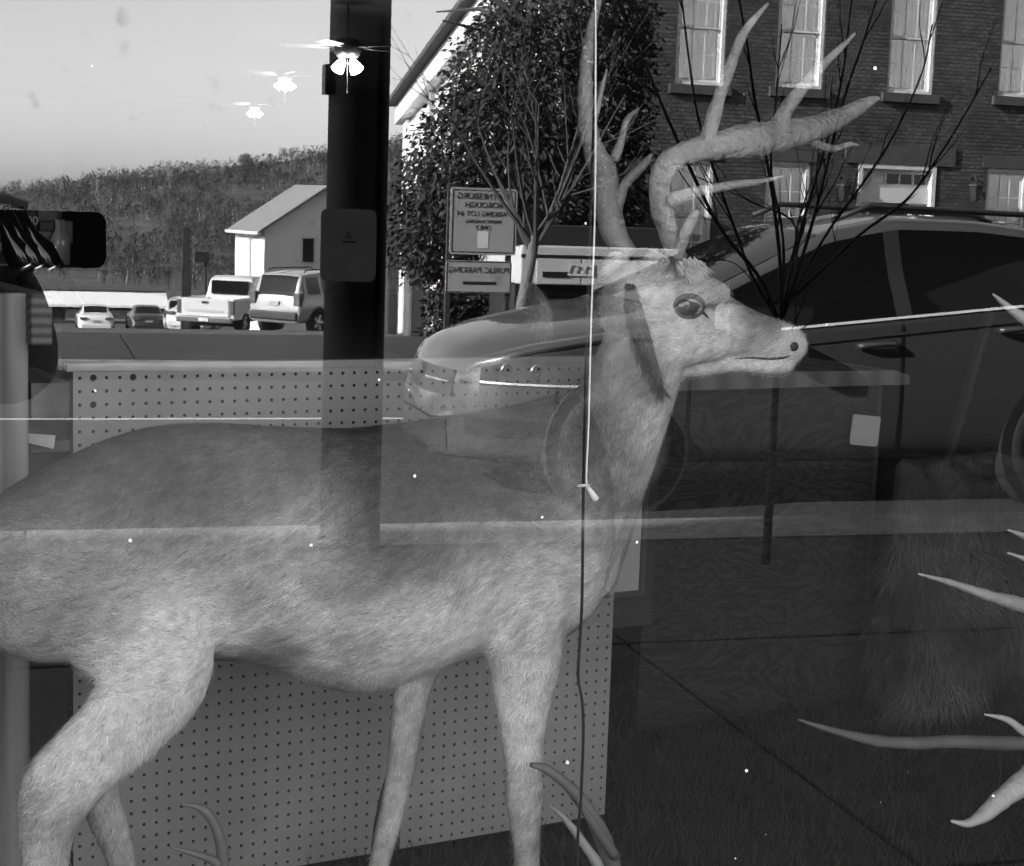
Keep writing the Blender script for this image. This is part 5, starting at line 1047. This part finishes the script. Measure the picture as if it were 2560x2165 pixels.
rg = [on(1459+14*math.cos(a), 1214+4*math.sin(a), 1.715)+N_*.006*math.sin(a)-o2 for a in np.linspace(0, 6.28, 16)]; MB().tube(rg, .0008, 6).build('loop', mat('cord_white', .75), e2)
# dark stick added in place of a slanting shadow band behind the antlers
pa, pb_ = on(2478, 770, 3.85), on(2360, 1180, 3.85); pr_ = empty('shadow_stick', pb_, 'dark slanting stick standing in for a shadow beyond the counter end', 'prop')
MB().tube([(0, 0, 0), (pa-pb_)*.5, pa-pb_], .024, 8, True, .6).build('stick', mat('near_black', .012, .8), pr_); MB().tube([(0, 0, 0), Vector((0, 0, PZ-pb_.z))], .016, 8).build('foot', mat('near_black', .012), pr_)

# --- ceiling fans with lit lamps deep in the shop
M_bulb = mat('lit_shade', .8, .5, emit=6.0); M_blade = mat('fan_blade', .18, .5, .1, 4); M_fan = mat('fan_metal', .10, .4, metal=.7)
for i, (px, py, d, rot, lab) in enumerate(((868, 175, 13.6, .35, 'white bladed ceiling fan with a cluster of lit glass shades, nearest the window'), (712, 220, 17.0, 1.0, 'lit ceiling fan hanging midway down the shop'), (637, 288, 22.0, .1, 'lit ceiling fan hanging deepest in the shop'))):
    p = at(px, py, d); f = empty('ceiling_fan', p, lab, 'ceiling fan'); f.rotation_euler = (0, 0, rot); f.scale = (.82 if i == 0 else .62,)*3
    MB().lathe([(.02, .12), (.10, .12), (.13, .17), (.14, .24), (.10, .30), (.03, .31)], 20).build('motor', M_fan, f, smooth=True); MB().tube([(0, 0, .3), (0, 0, (3.1-p.z)/(.82 if i == 0 else .62))], .015, 8).build('down_rod', M_fan, f)
    for k in range(5):
        Mx = Matrix.Rotation(k*1.2566, 4, 'Z') @ Matrix.Translation((0, 0, .22)) @ Matrix.Rotation(R_(11), 4, 'X')
        MB().box((.22, -.065, -.004), (.66, .065, .004), Mx).build('blade', M_blade, f, bevel=.003); MB().box((.12, -.015, -.012), (.26, .015, -.005), Mx).build('blade_iron', M_fan, f)
    for k in range(4):
        Mx = Matrix.Rotation(k*1.5708+.3, 4, 'Z') @ Matrix.Translation((.055, 0, .10)) @ Matrix.Rotation(R_(-38), 4, 'Y')
        MB().lathe([(.015, 0), (.03, -.02), (.05, -.08), (.062, -.13), (.055, -.132), (.01, -.06)], 14, Mx).build('lamp_shade', M_bulb, f, smooth=True)
    MB().tube([(0, 0, .1), (.005, 0, -.18), (.005, 0, -.22)], [.002, .002, .008], 6).build('pull_chain', M_blade, f)

# ================================================================== the photographer, seen in the glass
M_coat = mat('black_coat', .012, .9, .3, 20, .4, 60); M_skin = mat('skin', .22, .6)
ph = yat(120, 598, -1.165); pho = empty('smartphone', ph, 'black smartphone held sideways by the photographer', 'phone'); pho.rotation_euler = (0, 0, -YAW)
tpz = yat(120, 527, -1.165).z; btz = yat(120, 669, -1.165).z; hh = (tpz-btz)/2; rx_ = yat(270, 598, -1.165).x-ph.x
case = rrect(-2*hh*2.1+rx_, rx_, -hh, hh, -.0045, .0045, .014, 'case', mat('phone_case', .006, .35), pho)
xl = -2*hh*2.1+rx_
for k in range(2): MB().lathe([(.001, 0), (.006, 0), (.006, .0025), (.001, .0026)], 14, Matrix.Translation((xl+.02+.02*k, .0046, hh-.018)) @ Matrix.Rotation(R_(-90), 4, 'X')).build('lens', M_blk, pho)
# person: one skinned body, phone gripped in the raised hand
def person():
    root = empty('person', (-.42, -1.62, 0), 'person in a black coat standing close to the glass holding a phone sideways', 'person')
    me = bpy.data.meshes.new('figure'); V = []; E = []; Rr = []
    def add(p, r, par=None):
        V.append(Vector(p)-Vector(root.location)); Rr.append(r)
        if par is not None: E.append((par, len(V)-1))
        return len(V)-1
    X, Y = -.42, -1.62
    pel = add((X, Y, .95), .16); ab = add((X, Y, 1.12), .155, pel); chst = add((X, Y+.01, 1.33), .175, ab); nk = add((X, Y, 1.50), .065, chst); hd = add((X+.0, Y+.02, 1.60), .085, nk); hd2 = add((X, Y+.03, 1.70), .095, hd); add((X, Y+.02, 1.78), .07, hd2)
    wr_ = yat(60, 735, -1.20); el = yat(112, 900, -1.30)
    sR = add((X+.19, Y+.01, 1.42), .075, chst); eR = add((el.x-.035, el.y, el.z-.02), .072, sR); w1 = add((wr_.x-.02, wr_.y, wr_.z), .050, eR); h1 = add((wr_.x-.035, wr_.y+.005, wr_.z+.045), .034, w1)
    sL = add((X-.19, Y+.01, 1.42), .075, chst); eL = add((X-.26, Y+.16, 1.17), .058, sL); w2 = add((xl+ph.x-.05, ph.y-.03, ph.z-.10), .036, eL); add((xl+ph.x-.03, ph.y-.02, ph.z-.04), .034, w2)
    for s in (1, -1):
        hp = add((X+s*.10, Y, .88), .12, pel); kn = add((X+s*.12, Y+.03, .48), .075, hp); an = add((X+s*.12, Y, .10), .055, kn); add((X+s*.13, Y+.16, .045), .045, an)
    me.from_pydata([v[:] for v in V], E, []); o = bpy.data.objects.new('body', me); COL.objects.link(o); o.parent = root
    sk = o.modifiers.new('skin', 'SKIN'); sd = me.skin_vertices[0].data
    for i, r in enumerate(Rr): sd[i].radius = (r, r)
    sd[0].use_root = True; su = o.modifiers.new('sub', 'SUBSURF'); su.levels = 2; su.render_levels = 2; me.materials.append(M_coat)
    # fingers wrapped over and under the phone
    fg = MB(); b0 = Vector((wr_.x-.035, wr_.y+.01, wr_.z+.05))-Vector(root.location)
    for k, (dx, r) in enumerate(((-.035, .0085), (-.015, .009), (.006, .009), (.024, .0078))):
        top = Vector((ph.x-.05+dx, ph.y-.012, btz-.012))-Vector(root.location)
        fg.tube([b0+Vector((dx*.6, 0, -.02)), b0*.4+top*.6+Vector((0, -.01, 0)), top, top+Vector((.002, .012, .012)), top+Vector((.002, .022, .022))], [r*1.1, r*1.05, r, r*.95, r*.6], 8)
    ft = Vector((ph.x-.06, ph.y-.01, tpz+.012))-Vector(root.location)
    fg.tube([ft+Vector((-.10, -.01, -.01)), ft+Vector((-.05, -.006, .006)), ft+Vector((0, 0, .002)), ft+Vector((.035, .006, -.006))], [.0105, .010, .009, .006], 8)
    fg.build('fingers', M_skin, root, smooth=True)
    hair = MB().lathe([(.005, .115), (.06, .10), (.098, .05), (.106, -.01), (.10, -.07), (.085, -.08)], 16, Matrix.Translation((0, -.005+.02, 1.715))).build('hair', mat('dark_hair', .02, .8), root, smooth=True)
    fc = MB(); 
    for s in (1, -1): fc.lathe([(.001, -.011), (.010, -.006), (.010, .006), (.001, .011)], 10, Matrix.Translation((s*.034, .112, 1.685)))
    fc.tube([(0, .115, 1.69), (0, .138, 1.65), (0, .118, 1.643)], [.008, .013, .01], 8); fc.tube([(-.025, .11, 1.612), (0, .118, 1.61), (.025, .11, 1.612)], .006, 6)
    fc.build('face', M_skin, root, smooth=True)
person()
